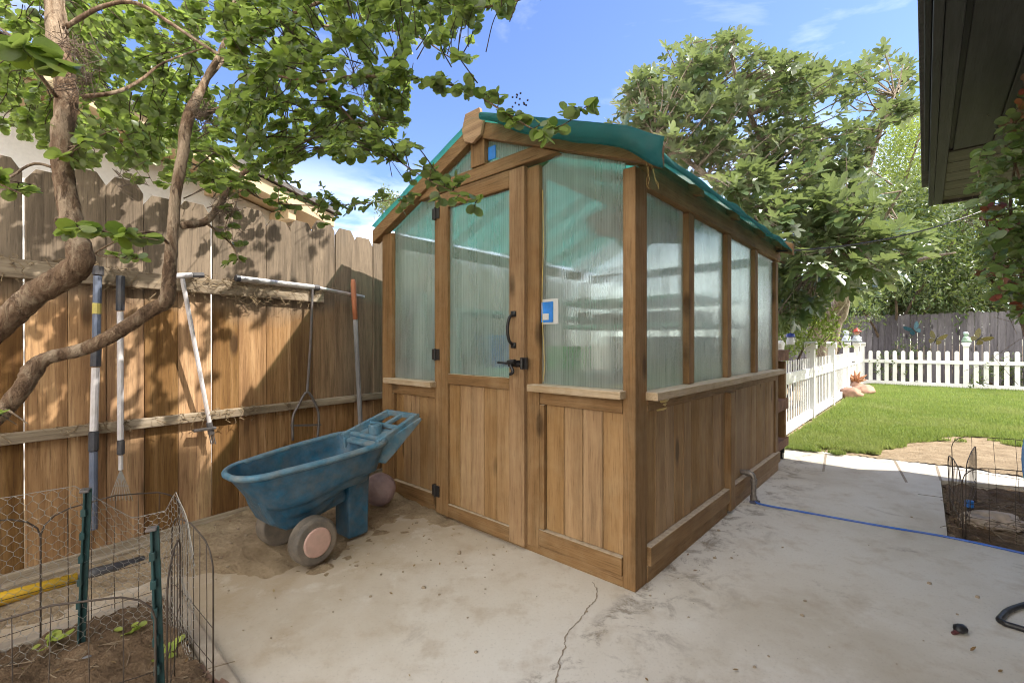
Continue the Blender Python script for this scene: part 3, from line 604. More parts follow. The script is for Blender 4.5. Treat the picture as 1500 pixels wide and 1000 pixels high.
# rolling rack behind the greenhouse
rk=thing('rolling_rack','reddish brown wooden rack on casters tucked behind the greenhouse','rack',G(.0,2.95),RZ)
for x in (-.55,-.065):
    for y in (-.16,.16): MB().box(x-.03,x+.03,y-.03,y+.03,.12,.93).build('rack_post',wz,rk,B); MB().lathe([(.0,-.012),(.036,-.012),(.036,.012),(0,.012)],(x,y,.036),16,'x').box(x-.02,x+.02,y-.015,y+.015,.06,.118).build('caster',black,rk)
for z in (.94,.48,.13): MB().box(-.66,-.02,-.22,.22,z,z+(.10 if z>.2 else .08)).build('shelf',redwood,rk,B)
# things inside the greenhouse, blurred by the panels
def pot(name,label,cat,x,y,z,r0,r1,h,mat):
    o=MB().lathe([(0,0),(r0,0),(r1*.97,h*.85),(r1*1.06,h*.86),(r1*1.06,h),(r1*.93,h),(r0*.85,.02),(0,.02)],(0,0,0),24).build(name,mat,smooth=False); o.location=G(x,y,z); return tag(o,label,cat)
def rack(label,x0,x1,y0,y1,zs,mat,legm):
    r=thing('plant_shelf',label,'shelf',G((x0+x1)/2,(y0+y1)/2,0),RZ); w,d=(x1-x0)/2,(y1-y0)/2
    for z in zs: MB().box(-w,w,-d,d,z,z+.03).build('shelf_board',mat,r,B)
    for i in (-1,1):
        for j in (-1,1): MB().box(i*(w-.02)-.018,i*(w-.02)+.018,j*(d-.02)-.018,j*(d-.02)+.018,0,zs[-1]-.002).build('leg',legm,r,.003)
rack('pale shelf unit seen blurred through the narrow front pane beside the fence',-1.88,-1.48,.25,2.4,(.78,1.32),wht,wht)
rack('pale green shelf unit seen blurred through the greenhouse door and right front pane',-1.35,-.25,1.3,2.2,(.62,1.22,1.42),mint,wht)
rack('low wooden bench with trays inside the long glazed side of the greenhouse',-.48,-.10,.5,1.5,(.72,),wx,wz)
o=MB().box(-.3,.3,-.3,.3,0,.46).box(-.31,.31,-.31,.31,.462,.50).build('storage_box',steel,None,.02); o.location=G(-.62,1.72,.652); o.rotation_euler=(0,0,RZ); tag(o,'grey lidded storage box on the pale green shelves behind the right front pane','box')
o=MB().box(-.42,.42,-.25,.25,0,.10).build('seed_tray',simple('brown_tray',(.16,.11,.07),.8),None,.01); o.location=G(-.75,1.75,1.252); o.rotation_euler=(0,0,RZ); tag(o,'brown shallow tray on the middle shelf inside the greenhouse','tray')
pot('flower_pot','bright green pot glowing through the lower right of the door pane','pot',-.95,.75,0,.15,.2,1.08,green_pot)
pot('bucket','bright blue bucket blurred at lower left of the door pane','bucket',-1.36,.62,.90,.1,.14,.26,blue_b)
pot('planter_tub','pale mint tub inside the bottom of the door pane','tub',-1.05,.45,0,.18,.24,.93,mint)
pot('plant_tray','white round tub on the bench behind the first side pane','tub',-.28,.85,.752,.13,.16,.10,wht)
pot('planter_tub','grey tub inside behind the right front pane','tub',-.42,.6,0,.2,.25,.70,steel)
o=MB().tube([(0,0,0),(0,0,.62)],.035,10).build('white_tube',wht); o.location=G(-1.74,.14,.85); tag(o,'upright white tube seen through the narrow pane nearest the fence','tube')
m=MB()
for k in range(5): m.tube([(cos(a*pi/9)*(.15+.006*k),sin(a*pi/9)*(.15+.006*k),.012+.02*k) for a in range(19)],.011,6)
o=m.build('hose_coil',yel_hose,smooth=True); o.location=G(-.16,.30,.77); tag(o,'coiled tan hose blurred at foot of the right front pane','hose')
MB()
pb=thing('bench_stool','small wooden stool under the coiled hose inside the greenhouse','stool',G(-.18,.30,0),RZ)
MB().box(-.15,.11,-.15,.15,.73,.765).build('seat',wx,pb,B)
for i in (-.13,.07):
    for j in (-.12,.12): MB().box(i,i+.03,j-.015,j+.015,0,.728).build('leg',wz,pb,B)
m=MB(); m.prism([(-.24,1.62),(-.25,1.66),(-.25,1.71),(-.12,1.765),(.05,1.775),(.19,1.70),(.32,1.62),(.32,1.55),(.12,1.56),(.05,1.50),(-.02,1.53),(-.09,1.60)],'y',-.04,.04)
o=m.build('carved_board',redwood,None,.01); o.location=dp(925,330,2.62)-V3(0,0,1.66); o.rotation_euler=(0,0,radians(-8)); tag(o,'brown carved wooden board hanging high inside the greenhouse corner','board')
o=MB().tube(smooth_path([(-.53,.012,1.9),(-.525,.01,1.6),(-.535,.012,1.3),(-.52,.012,1.0),(-.53,.014,.9)]),.0022,6).build('twine',yel_hose); o.location=C0; o.rotation_euler=(0,0,RZ); o.parent=None; tag(o,'pale twine hanging down the left edge of the right front pane','twine')
# ---------------------------------------------------------------- wheelbarrow
AX=Vector((-.62,-.78,0)).normalized(); wb_o=Vector((-1.10,2.375,.018))
wb=thing('wheelbarrow','dusty blue plastic two wheeled wheelbarrow parked by the greenhouse','wheelbarrow',wb_o,atan2(AX.y,AX.x)); wb.scale=(.95,.95,.97)
def outline(x0,x1,wb_,wf,n=56,rf=.16,rb=.09):
    # plan outline, back edge at x0 (half width wb_) and rounded front at x1 (half width wf)
    pts=[]
    def arc(cx,cy,r,a0,a1,k): return [(cx+r*cos(a0+(a1-a0)*i/k),cy+r*sin(a0+(a1-a0)*i/k)) for i in range(k+1)]
    pts+=arc(x1-rf,wf-rf,rf,0,pi/2,8)
    pts+=[(x1-rf+(x0+rb-x1+rf)*i/9,wf+(wb_-wf)*(i/9)+.022*sin(pi*i/9)) for i in range(1,9)]
    pts+=arc(x0+rb,wb_-rb,rb,pi/2,pi,6); 
    full=pts+[(x,-y) for x,y in reversed(pts)]
    return full
RIM=outline(-.42,.36,.235,.185); N_=len(RIM)
def ring(t,inset=0.0,zoff=0.0):
    # t=0 rim .. 1 floor
    inset=inset+.022*sstep(.70,.77,t); x0=-.42+.035*t+inset; x1=.36-.17*t-inset; w0=.235-.07*t**1.2-inset; w1=.185-.05*t-inset
    o=outline(x0,x1,max(w0,.05),max(w1,.05),rf=.16-.06*t,rb=.09)
    out=[]
    for (x,y),(X,Y) in zip(o,RIM):
        top=.512-.033*X/.36; 
        bot=.225+.095*sstep(.10,-.22,x)+ .045*sstep(.15,.45,x)
        out.append((x,y,top+(bot-top)*t+zoff))
    return out
m=MB(); rings=[ring(t) for t in (.03,.2,.4,.6,.70,.72,.76,.78,.88,.96,1.0)]; rings[-1]=[(x*.9+.0,y*.88,z) for x,y,z in rings[-1]]
inn=[ring(t,.012,.014) for t in (1,.8,.6,.4,.2,.02)]
allr=rings+inn; vs=[p for r in allr for p in r]; 
# outer shell, then inner shell as separate loop sets closed at rim
fs=[]
no=len(rings)
for a in range(no-1): fs+=[(a*N_+j,a*N_+(j+1)%N_,(a+1)*N_+(j+1)%N_,(a+1)*N_+j) for j in range(N_)]
fs.append(tuple((no-1)*N_+j for j in range(N_)))
for a in range(no,len(allr)-1): fs+=[(a*N_+j,a*N_+(j+1)%N_,(a+1)*N_+(j+1)%N_,(a+1)*N_+j) for j in range(N_)]
fs.append(tuple(no*N_+j for j in range(N_)))
m.add(vs,fs); tub=m.build('tub',blue_pl,wb,smooth=True)
# rim lip
m=MB(); rp=[Vector(p) for p in ring(0.0,.002)]; m.tube(rp+[rp[0]],.0165,8,False); m.build('tub_rim',blue_lt,tub,smooth=True)
# underbody fairing and wheel arch
m=MB(); m.prism([(.24,.30),(.26,.36),(-.30,.36),(-.32,.33),(-.20,.30),(-.12,.24),(.0,.17),(.12,.17),(.2,.22)],'y',-.10,.10); m.build('underbody',blue_pl,wb,.02)
# handle frame
m=MB()
for q in (-1,1): m.obox((-.36,q*.185,.535),(-.69,q*.145,.655),.03,.045)
m.obox((-.685,-.158,.653),(-.685,.158,.653),.034,.034)
m.obox((-.55,-.155,.60),(-.55,.155,.60),.03,.026); m.obox((-.55,0,.602),(-.68,0,.65),.03,.026)
m.prism([(-.37,.525),(-.55,.585),(-.55,.565),(-.37,.503)],'y',-.16,.16)
m.lathe([(.0,.53),(.042,.53),(.042,.618),(.03,.62),(.028,.595),(0,.59)],(-.475,0,0),18)
for q in (-1,1): m.prism([(-.36,.53),(-.37,.43),(-.42,.415),(-.47,.45),(-.70,.635),(-.69,.65)],'y',q*.175-.011,q*.175+.011)
m.build('handle_frame',blue_lt,wb,.006)
# rear leg
m=MB(); m.prism([(-.245,.0),(-.375,.0),(-.385,.36),(-.24,.36)],'y',-.075,.075); m.build('leg',blue_pl,wb,.012)
MB().obox((-.24,0,.26),(.0,0,.20),.09,.08).tube([(0,-.19,.12),(0,.19,.12)],.011,8).build('axle_strut',blue_pl,wb,.006)
for s in (-1,1):
    y=s*.185; R=.118
    w=MB().lathe([(R*.62,-.045),(R*.9,-.045),(R,-.028),(R,.028),(R*.9,.045),(R*.62,.045)],(.03,y,R),36,'y').build('wheel',rubber,wb,.006)
    MB().lathe([(0,s*.02),(R*.63,s*.02),(R*.63,s*.046),(R*.58,s*.052),(R*.2,s*.055),(0,s*.055)],(.03,y,R),32,'y').build('hub_disc',pink,w,.003)
# dry leaf scraps lying in the tub
# ball behind the barrow
o=MB().blob((0,0,0),.105,3,.05,3).build('old_ball',mauve,smooth=True); o.location=gp(550,748,.03)+Vector((.0,.09,.11)); tag(o,'faded mauve ball half hidden behind the wheelbarrow','ball')
# ---------------------------------------------------------------- tools hanging on the fence
def ftool(name,label,cat,px,py,off): 
    p=fl(px,py,off); return thing(name,label,cat,F0,FRZ)
def seg(m,a,b,r,off,n=10): m.tube([fl(*a,off),fl(*b,off)],r,n)
def fpart(t,name,mat,segs,off,smooth=False):
    for a,b,r in segs: m=MB(); seg(m,a,b,r,off); m.build(name,mat,t,.0015)
t=ftool('edger','long slate blue pole with dark grips hanging leftmost on the timber fence','garden tool',140,600,.06)
fpart(t,'grip',navy,[((144,390),(143.5,403),.022),((141,508),(140,537),.021),((137.5,632),(137,660),.020)],.07)
fpart(t,'pole',slate,[((143,404),(141,507),.017),((137,661),(136.5,775),.017)],.07); fpart(t,'white_sleeve',white_p,[((140,538),(137.5,631),.0165)],.07)
fpart(t,'sticker',simple('yellow_sticker',(.5,.42,.12),.5),[((142.0,444),(141.5,460),.0178)],.07)
t=ftool('shrub_rake','white poled shrub rake with black grip and wire tines hanging on the timber fence','rake',176,560,.07)
fpart(t,'grip',navy,[((176.5,404),(176,455),.018),((177,645),(177,665),.016)],.07); fpart(t,'pole',white_p,[((176,456),(176.5,644),.0135),((177,666),(177,688),.010)],.07)
m=MB()
for k in range(8):
    x=161+k*4.6; m.tube([fl(177,686,.07),fl(177+(x-177)*.6,712,.08),fl(x,730,.085),fl(x+1,733,.065)],.0016,5)
m.tube([fl(167,711,.08),fl(189,711,.08)],.002,5); m.build('tines',galv,t)
t=ftool('stand_up_weeder','white stand up weeder with T handle leaning against the timber fence','weeder',290,520,.1)
def lean(a,b,r,m,o0,o1): m.tube([fl(*a,o0),fl(*b,o1)],r,10)
m=MB(); lean((267,408),(308,625),.011,m,.12,.05) ; m.build('shaft',white_p,t)
m=MB(); m.tube([fl(253,404,.12),fl(281,403,.12)],.014,10); m.build('cross_handle',white_p,t)
m=MB(); m.tube([fl(281,403,.12),fl(298,403,.12)],.015,10); m.build('grip',navy,t)
m=MB(); m.obox(fl(283,631,.05),fl(316,626,.06),.03,.014); m.tube([fl(306,618,.05),fl(310,636,.05)],.016,10); m.build('foot_pedal',steel,t,.002)
m=MB()
for k in range(4): m.tube([fl(306+k*2,632,.05),fl(309+k*2.3,650,.05)],.0028,5)
m.build('claws',steel,t)
t=ftool('telescopic_pole','grey metal telescopic pole lying across the upper fence rail','pole',440,420,.06)
m=MB(); m.tube([fl(350,408,.055),fl(462,421,.055)],.019,12); m.build('outer_tube',alu,t); m=MB(); m.tube([fl(462,421,.055),fl(533,435,.06)],.0135,12); m.build('inner_tube',alu,t); m=MB(); m.tube([fl(345,407.5,.055),fl(351,408.2,.055)],.021,12).tube([fl(459,420.6,.055),fl(467,421.8,.055)],.021,12); m.build('end_cap',navy,t)
t=ftool('weed_cutter','dark steel weed cutter with forked foot hanging from the upper fence rail','weed cutter',452,520,.06)
m=MB(); m.tube([fl(458,420,.06),fl(455,500,.065),fl(450,574,.07)],.0085,8); m.build('shaft',steel,t)
m=MB(); m.tube(smooth_path([fl(429,645,.07),fl(429,612,.07),fl(437,594,.07),fl(450,574,.07),fl(463,594,.07),fl(467,612,.07),fl(465,645,.07)],5),.0085,8); m.build('fork',steel,t,smooth=True)
m=MB(); m.obox(fl(426,623,.07),fl(470,622,.07),.012,.012); m.build('blade',steel,t)
t=ftool('digging_bar','old grey wooden shaft with orange handle standing behind the wheelbarrow','digging tool',522,520,.1)
m=MB(); pts=[fl(517,409,.09),fl(517.4,415,.09),fl(519,445,.09),fl(520.5,468,.09)]; m.tube(pts,[.014,.019,.0185,.0175],12); m.build('handle',orange,t,smooth=True)
m=MB(); m.tube([fl(520.5,468,.09),fl(524,540,.09),fl(529,640,.12),fl(531,700,.14)],[.0165,.0165,.017,.017],10); m.build('shaft',oldw,t,smooth=True)
# pole lying at the fence foot
t=thing('pole_saw','yellow and black pole lying on the soil along the fence foot','pole',F0,FRZ)
P=lambda px,py:fl(px,py,.17)+V3(0,0,.025)
m=MB(); m.tube([P(-60,905),P(0,886),P(112,855)],.027,12); m.build('yellow_tube',yellow,t,smooth=True)
m=MB(); m.tube([P(128,851),P(140,847),P(210,829)],.028,12); m.build('black_sleeve',navy,t,smooth=True); m=MB(); m.tube([P(112,855),P(128,851)],.014,10).tube([P(210,829),P(290,806)],.013,10); m.build('inner_tube',slate,t)
# ---------------------------------------------------------------- planting bed bottom left
def bl(u,v,z=0): return BC+U*u-V*v+Vector((0,0,z))
t=thing('bed_edging','pale worn edging strips round the planting bed at lower left','edging',BC)
rel=lambda p:p-BC
m=MB(); m.obox(rel(bl(-.035,-.0,-.0)),rel(bl(-.035,1.5,.0)),.06,.07); m.build('edging_strip',edging,t,.01)
m=MB(); m.obox(rel(bl(-.06,-.035,-.01)),rel(bl(1.2,-.035,-.01)),.06,.06); m.build('edging_strip',edging,t,.01)
for k,(u,v,a,lab) in enumerate(((.16,.10,.3,'flat red brick half buried near the back corner of the planting bed'),(.38,.10,.0,'flat red brick near the middle of the right bed edge'),(.66,.02,.1,'red brick tile by the open right end of the wire fence'))):
    o=MB().box(-.10,.10,-.05,.05,-.02,.028).build('brick',brick,None,.006); o.location=bl(u,v,-.012); o.rotation_euler=(.05,-.05,RZ+a); tag(o,lab,'brick',group='bricks set in the planting bed')
# arch-topped wire panels
def wire_panel(label,p0,p1,h,arches=1,mat=rust,wires=6,r=.0017,lean_=(0,0,0),group='arched wire border panels'):
    p0,p1=Vector(p0),Vector(p1); L=(p1-p0).length; d=(p1-p0)/L; t=thing('wire_border_panel',label,'wire fence panel',p0,0,group)
    fr=MB(); wv=MB(); lean_=Vector(lean_)
    pt=lambda s,z:d*s+Vector((0,0,z))+lean_*(z/h)
    for k in range(arches):
        a0,a1=L*k/arches,L*(k+1)/arches; w=a1-a0; rr=min(w*.28,.12)
        path=[pt(a0,-.05)]+[pt(a0,h*.4)]+[pt(a0+rr-rr*cos(q),h-rr*.75+rr*.75*sin(q)-.0) for q in (0,.4,.8,1.2,pi/2)]
        path+=[pt(a0+w/2,h+.012)]+[pt(a1-rr+rr*sin(q),h-rr*.75+rr*.75*cos(q)) for q in (0,.4,.8,1.2,pi/2)]+[pt(a1,h*.4),pt(a1,-.05)]
        fr.tube(path,r*1.6,6)
        for j in range(1,wires):
            s=a0+w*j/wires; q=min(s-a0,a1-s); top=h+.008 if q>rr else h-rr*.75*(1-sqrt(max(0,1-(1-q/rr)**2)))
            wv.tube([pt(s+random.uniform(-.004,.004),-.04),pt(s+random.uniform(-.006,.006),h*.5)+Vector((0,0,0)),pt(s,top)],r*.75,5)
        for z in (.08,h*.42): wv.tube([pt(a0,z),pt((a0+a1)/2,z+random.uniform(-.01,.01)),pt(a1,z)],r*.75,5)
    fr.build('frame_wire',mat,t,smooth=True); wv.build('fill_wire',mat,t,smooth=True); return t
wire_panel('arched rusty wire panel along the fence side of the lower left bed',bl(.0,1.0),bl(.0,.36),.49,1)
wire_panel('arched rusty wire panel at the back corner of the lower left bed',bl(.0,.36),bl(.03,-.05),.49,1)
wire_panel('arched rusty wire panel along the concrete edge of the lower left bed',bl(.25,.02),bl(.70,.0),.46,1,wires=7)
wire_panel('low arched rusty wire panel nearest the camera at lower left',(-1.01,1.29,0),(-1.38,1.07,0),.41,1)
wire_panel('leaning arched wire panel inside the lower left bed beside the green stake',(-1.0,1.32,0),(-1.18,1.62,0),.43,1,wires=4)
def stake(label,a,b):
    a,b=Vector(a),Vector(b); t=thing('garden_stake',label,'stake',a,0,'green metal stakes round the bed')
    d=(b-a); m=MB(); m.obox((0,0,-.1),d,.026,.006,(1,.6,0)); m.obox(Vector((0.004,.006,-.1)),d+Vector((.004,.006,0)),.006,.022,(1,.6,0))
    for k in range(5): q=d*(.3+.14*k); m.obox(q+Vector((0,0,-.012)),q+Vector((0,0,.012)),.032,.014,(1,.6,0))
    m.build('post_bar',green_st,t,.0015); m=MB(); m.obox(d*.985,d*1.0,.036,.026,(1,.6,0)); m.build('post_tip',steel,t,.002)
stake('green metal stake standing at the front corner of the lower left bed',(-1.005,1.3,0),dp(222,772,1.32)); stake('green metal stake wrapped in chicken wire at the back of the lower left bed',gp(113,955),dp(125,716,1.60))
# chicken wire
def chicken(name,label,path,tops,bots,cell=.031):
    P=[Vector((p[0],p[1],0)) for p in path]; L=[0]
    for a,b in zip(P[:-1],P[1:]): L.append(L[-1]+(b-a).length)
    def at(s,z):
        s=max(0,min(L[-1]-1e-6,s)); i=max(j for j in range(len(L)-1) if L[j]<=s); f=(s-L[i])/(L[i+1]-L[i])
        tp=tops[i]+(tops[i+1]-tops[i])*f; bt=bots[i]+(bots[i+1]-bots[i])*f
        q=P[i].lerp(P[i+1],f); w=.018*noise.noise(Vector((s*7,z*6,1)))+.03*noise.noise(Vector((s*2.3,z*2.5,4)))
        nrm=(P[i+1]-P[i]).normalized(); nrm=Vector((nrm.y,-nrm.x,0))
        return q+nrm*w+Vector((0,0,bt+(tp-bt)*z+.006*noise.noise(Vector((s*9,z*9,7)))))
    hmax=max(a-b for a,b in zip(tops,bots)); rows=int(hmax/(cell*.78)); cols=int(L[-1]/cell); m=MB()
    node=lambda c,r,k:at((c+(.5 if r%2 else 0)+(.16 if k else -.16))*cell,min(1,max(0,(r+(.0))/rows)))
    rad=.0008
    for r in range(rows+1):
        for c in range(cols):
            # horizontal-ish twisted joint and two slanted strands up
            a,b=at((c+(.5 if r%2 else 0))*cell,(r+.0)/rows),at((c+(.5 if r%2 else 0))*cell,min(1,(r+.45)/rows))
            m.tube([a,b],rad*1.25,3,False)
            if r<rows:
                for sgn in (-.5,.5):
                    e=at((c+(.5 if r%2 else 0)+sgn)*cell,(r+1)/rows); m.tube([b,e],rad,3,False)
    tl=[at(L[-1]*i/60,1) for i in range(61)]; m.tube(tl,.0011,4,False)
    o=m.build(name,galv); return tag(o,label,'chicken wire')
chicken('chicken_wire','crumpled chicken wire wrapped round the planting bed at lower left',[(-2.12,1.2),(-1.82,1.42),(-1.535,1.60),(-1.43,1.72),(-1.33,1.74),(-1.22,1.66),(-1.05,1.52)],[.56,.58,.60,.44,.46,.56,.40],[.0,.0,.0,.0,.0,.0,0])
o=MB().lathe([(0,0),(.02,0),(.02,.05),(.026,.052),(.026,.075),(.012,.08),(0,.08)],(0,0,0),16).build('sprinkler_head',simple('grey_plastic',(.16,.16,.17),.5)); o.location=gp(127,985,-.01); o.scale=(.5,.5,.7); tag(o,'grey sprinkler head sticking out of the soil in the lower left bed','sprinkler')
# ---------------------------------------------------------------- leaf machinery
OV=[(0,0,0),(0,.34,-.02),(0,.68,-.02),(0,.98,.03),(-.30,.17,.05),(-.41,.50,.07),(-.30,.84,.06),(.30,.17,.05),(.41,.50,.07),(.30,.84,.06)]
OF=[(0,1,4),(1,5,4),(1,2,6,5),(2,3,6),(0,7,1),(1,7,8),(1,8,9,2),(2,9,3)]
LV=[(0,0,0),(0,.5,-.03),(0,1,.02),(-.17,.3,.04),(-.15,.65,.04),(.17,.3,.04),(.15,.65,.04)]; LF=[(0,1,4,3),(1,2,4),(0,5,6,1),(1,6,2)]
_h=[(.10,-.07),(.34,-.04),(.44,.08),(.30,.20),(.15,.27),(.36,.42),(.49,.62),(.42,.68),(.26,.58),(.14,.50),(.19,.72),(.14,.90),(.0,1.02)]
def zc(x,y): return .22*abs(x)-.16*y*y
FV=[(0,0,0),(0,.3,zc(0,.3)),(0,.55,zc(0,.55))]+[(x,y,zc(x,y)) for x,y in _h]+[(-x,y,zc(x,y)) for x,y in _h[:-1]]
def _half(o):  # indices around one half
    r=[o+i for i in range(12)]
    return r
R=_half(3); Lh=_half(16); tip=15
FF=[(0,R[0],R[1],R[2],R[3],R[4],1),(1,R[4],R[5],R[6],R[7],R[8],R[9],2),(2,R[9],R[10],R[11],tip)]
FF+=[tuple(reversed(f)) for f in [(0,Lh[0],Lh[1],Lh[2],Lh[3],Lh[4],1),(1,Lh[4],Lh[5],Lh[6],Lh[7],Lh[8],Lh[9],2),(2,Lh[9],Lh[10],Lh[11],tip)]]
def leaves(name,mat,tv,tf,L,parent=None):
    """L: list of (pos, dir, normal, size)"""
    n=len(L); T=np.array(tv); P=np.array([tuple(l[0]) for l in L]); Y=np.array([tuple(l[1]) for l in L]); Nn=np.array([tuple(l[2]) for l in L]); sz=np.array([l[3] for l in L])
    Y/=np.linalg.norm(Y,axis=1)[:,None]+1e-9; Z=Nn-(Nn*Y).sum(1)[:,None]*Y; Z/=np.linalg.norm(Z,axis=1)[:,None]+1e-9; X=np.cross(Y,Z)
    curl=np.random.uniform(.4,1.8,n)
    v=P[:,None,:]+sz[:,None,None]*(T[None,:,0:1]*X[:,None,:]+T[None,:,1:2]*Y[:,None,:]+(T[None,:,2:3]*curl[:,None,None])*Z[:,None,:])
    k=len(T); verts=v.reshape(-1,3)
    me=bpy.data.meshes.new(name); nl=sum(len(f) for f in tf)
    base=np.concatenate([np.array(f) for f in tf]); li=(np.arange(n)[:,None]*k+base[None,:]).ravel(); tot=np.tile([len(f) for f in tf],n); st=np.concatenate([[0],np.cumsum(tot)[:-1]])
    me.vertices.add(n*k); me.vertices.foreach_set('co',verts.ravel()); me.loops.add(len(li)); me.loops.foreach_set('vertex_index',li.astype(np.int32))
    me.polygons.add(len(tot)); me.polygons.foreach_set('loop_start',st.astype(np.int32)); me.polygons.foreach_set('loop_total',tot.astype(np.int32)); me.polygons.foreach_set('use_smooth',np.ones(len(tot),bool))
    me.update(calc_edges=True); me.validate(); me.materials.append(mat); o=bpy.data.objects.new(name,me); COL.objects.link(o)
    if parent: o.parent=parent
    return o
def rv(s=1.0): return Vector((random.gauss(0,1),random.gauss(0,1),random.gauss(0,1)))*s
def inpoly(x,y,P):
    ins=False
    for i in range(len(P)):
        a,b=P[i],P[i-1]
        if (a[1]>y)!=(b[1]>y) and x<(b[0]-a[0])*(y-a[1])/(b[1]-a[1])+a[0]: ins=not ins
    return ins
def twig(mb,LL,a,b,r0,nleaf,size,frac=.45,droop=.03,flat=.6,up=Vector((0,0,1))):
    """bent twig from a to b with alternate leaves over its outer part"""
    a,b=Vector(a),Vector(b); d=b-a; ln=d.length
    mid=a.lerp(b,.5)+rv(.06*ln)+Vector((0,0,.08*ln)); path=smooth_path([a,mid,b],5); mb.tube(path,[r0,.0011],4,False)
    n=len(path)
    for i in range(nleaf):
        f=1-frac+frac*(i+.5)/nleaf; q=f*(n-1); k=min(int(q),n-2); p=path[k].lerp(path[k+1],q-k); t=(path[k+1]-path[k]).normalized()
        sd=t.cross(up); sd=sd.normalized() if sd.length>.01 else Vector((1,0,0)); sd*=(1 if i%2 else -1)
        dr=(t*.55+sd*.9+rv(.28)+Vector((0,0,-droop*6))).normalized(); nn=(up*flat+rv(.45)+t*.2)
        LL.append((p,dr,nn,size*random.uniform(.55,1.15)))
    LL.append((path[-1],d.normalized()+rv(.2),up+rv(.4),size*random.uniform(.5,.9)))
# ---------------------------------------------------------------- crape myrtle on the left
cm=thing('crape_myrtle','multi stemmed tree with peeling bark and rounded leaves arching over the timber fence','tree',(-1.95,1.42,0))
BASE=Vector((-1.95,1.42,0)); sub=lambda pts:[Vector(p)-BASE for p in pts]
tr=MB(); RS=.66
def limb(pix,rad,n=8,sides=12,mb=tr,jit=.09):
    pts=smooth_path([p if isinstance(p,Vector) else dp(*p) for p in pix],n); mb.tube(sub(pts),[q*RS for q in multi_r(rad,len(pts))],sides,True,jit); return pts
main=[]
main+=limb([BASE+V3(0,0,-.1),dp(-140,600,1.42),dp(-60,525,1.42),(0,478,1.45),(50,432,1.48),(100,402,1.5),(118,378,1.5),(108,335,1.52),(95,270,1.53),(90,210,1.54),(97,140,1.56),(85,60,1.58),(78,-20,1.6),(70,-120,1.6)],[.06,.06,.058,.054,.056,.06,.055,.046,.043,.044,.046,.046,.043,.03])
main+=limb([BASE+V3(.02,-.06,-.1),dp(-150,740,1.3),dp(-60,650,1.33),(0,604,1.38),(35,566,1.4),(48,542,1.42),(70,524,1.44),(120,512,1.48),(170,488,1.52),(215,458,1.56),(243,440,1.58),(248,405,1.6),(252,350,1.62),(258,280,1.65),(268,225,1.68),(275,175,1.7),(300,120,1.76),(330,60,1.8),(350,-30,1.85)],[.045,.045,.042,.038,.036,.04,.03,.031,.033,.034,.036,.032,.027,.026,.028,.03,.02,.014,.009])
brs=[([(120,142,1.56),(170,135,1.6),(205,118,1.68),(240,92,1.75),(300,70,1.9)],(.012,.004)),
 ([(285,170,1.72),(320,160,1.8),(350,140,1.9),(400,105,2.0),(460,90,2.1)],(.016,.004)),
 ([(268,330,1.64),(300,325,1.75),(322,300,1.85),(345,262,1.95),(400,228,2.05),(455,202,2.1),(520,170,2.1)],(.022,.02,.018,.014,.008,.004)),
 ([(95,40,1.58),(150,10,1.6),(200,5,1.62),(255,38,1.6),(330,85,1.6),(400,110,1.62),(470,120,1.6)],(.012,.011,.010,.009,.008,.007,.006)),
 ([(470,120,1.6),(520,112,1.55),(600,115,1.5),(680,130,1.45),(740,165,1.4),(790,192,1.36),(830,180,1.33),(856,158,1.3)],(.008,.007,.005,.004,.0025,.0015)),
 ([(400,90,1.62),(470,130,1.62),(540,200,1.6),(590,240,1.55),(640,270,1.5),(700,292,1.46)],(.008,.006,.004,.0025,.0015)),
 ([(345,262,1.95),(380,290,2.1),(430,300,2.2),(500,300,2.2),(560,295,2.1),(600,285,2.0)],(.008,.005,.003,.002)),
 ([(90,150,1.56),(50,100,1.4),(20,60,1.25),(-20,40,1.1)],(.012,.004)),
 ([(92,250,1.54),(50,240,1.5),(10,262,1.45),(-30,270,1.4)],(.008,.003)),
 ([(330,85,1.6),(430,20,1.7),(560,-20,1.75),(680,10,1.7),(740,5,1.65),(795,-10,1.6)],(.012,.009,.006,.003)),
 ([(300,120,1.76),(380,40,2.0),(500,40,2.2),(600,50,2.2),(660,85,2.1)],(.012,.008,.004)),
 ([(250,360,1.62),(225,340,1.5),(180,345,1.35),(120,330,1.25),(80,325,1.2)],(.008,.005,.003)),
 ([(300,325,1.75),(325,345,1.85),(340,360,1.9),(352,385,1.9)],(.008,.003)),
 ([(0,604,1.38),(-10,600,1.2),(10,600,1.05),(40,620,1.0)],(.008,.002))]
bpts=list(main)
for pix,rad in brs: bpts+=limb(pix,list(rad),5,7)
# canopy twigs
reg=[(-40,-60),(800,-60),(755,10),(690,20),(700,95),(640,80),(600,60),(590,110),(600,215),(560,225),(500,235),(440,240),(400,285),(350,290),(330,285),(240,262),(190,245),(130,245),(60,215),(-40,170)]
LL=[]; tw=MB()
def nearest(p): return min(bpts,key=lambda q:(q-p).length_squared)
def add_clump(px,py,D,n,size,reach=.17,**k):
    p=dp(px,py,D); q=nearest(p)
    if (q-p).length>reach: q=p+(q-p).normalized()*reach*random.uniform(.7,1.1)+Vector((0,0,.02))
    twig(tw,LL,q-BASE,p-BASE,.002,n,size,**k)
c=0
while c<1350:
    px=random.uniform(-40,800); py=random.uniform(-60,290)
    if not inpoly(px,py,reg): continue
    if noise.noise(Vector((px*.011,py*.011,2.0)))<random.uniform(-.65,.08)-.08-(.3 if py>130 and 110<px<420 else 0): continue
    D=random.uniform(1.75,3.2) if px<320 else random.choice([random.uniform(1.25,1.9),random.uniform(1.9,3.2)]); add_clump(px,py,D,random.randint(12,18),.034 if D<1.9 else .038); c+=1
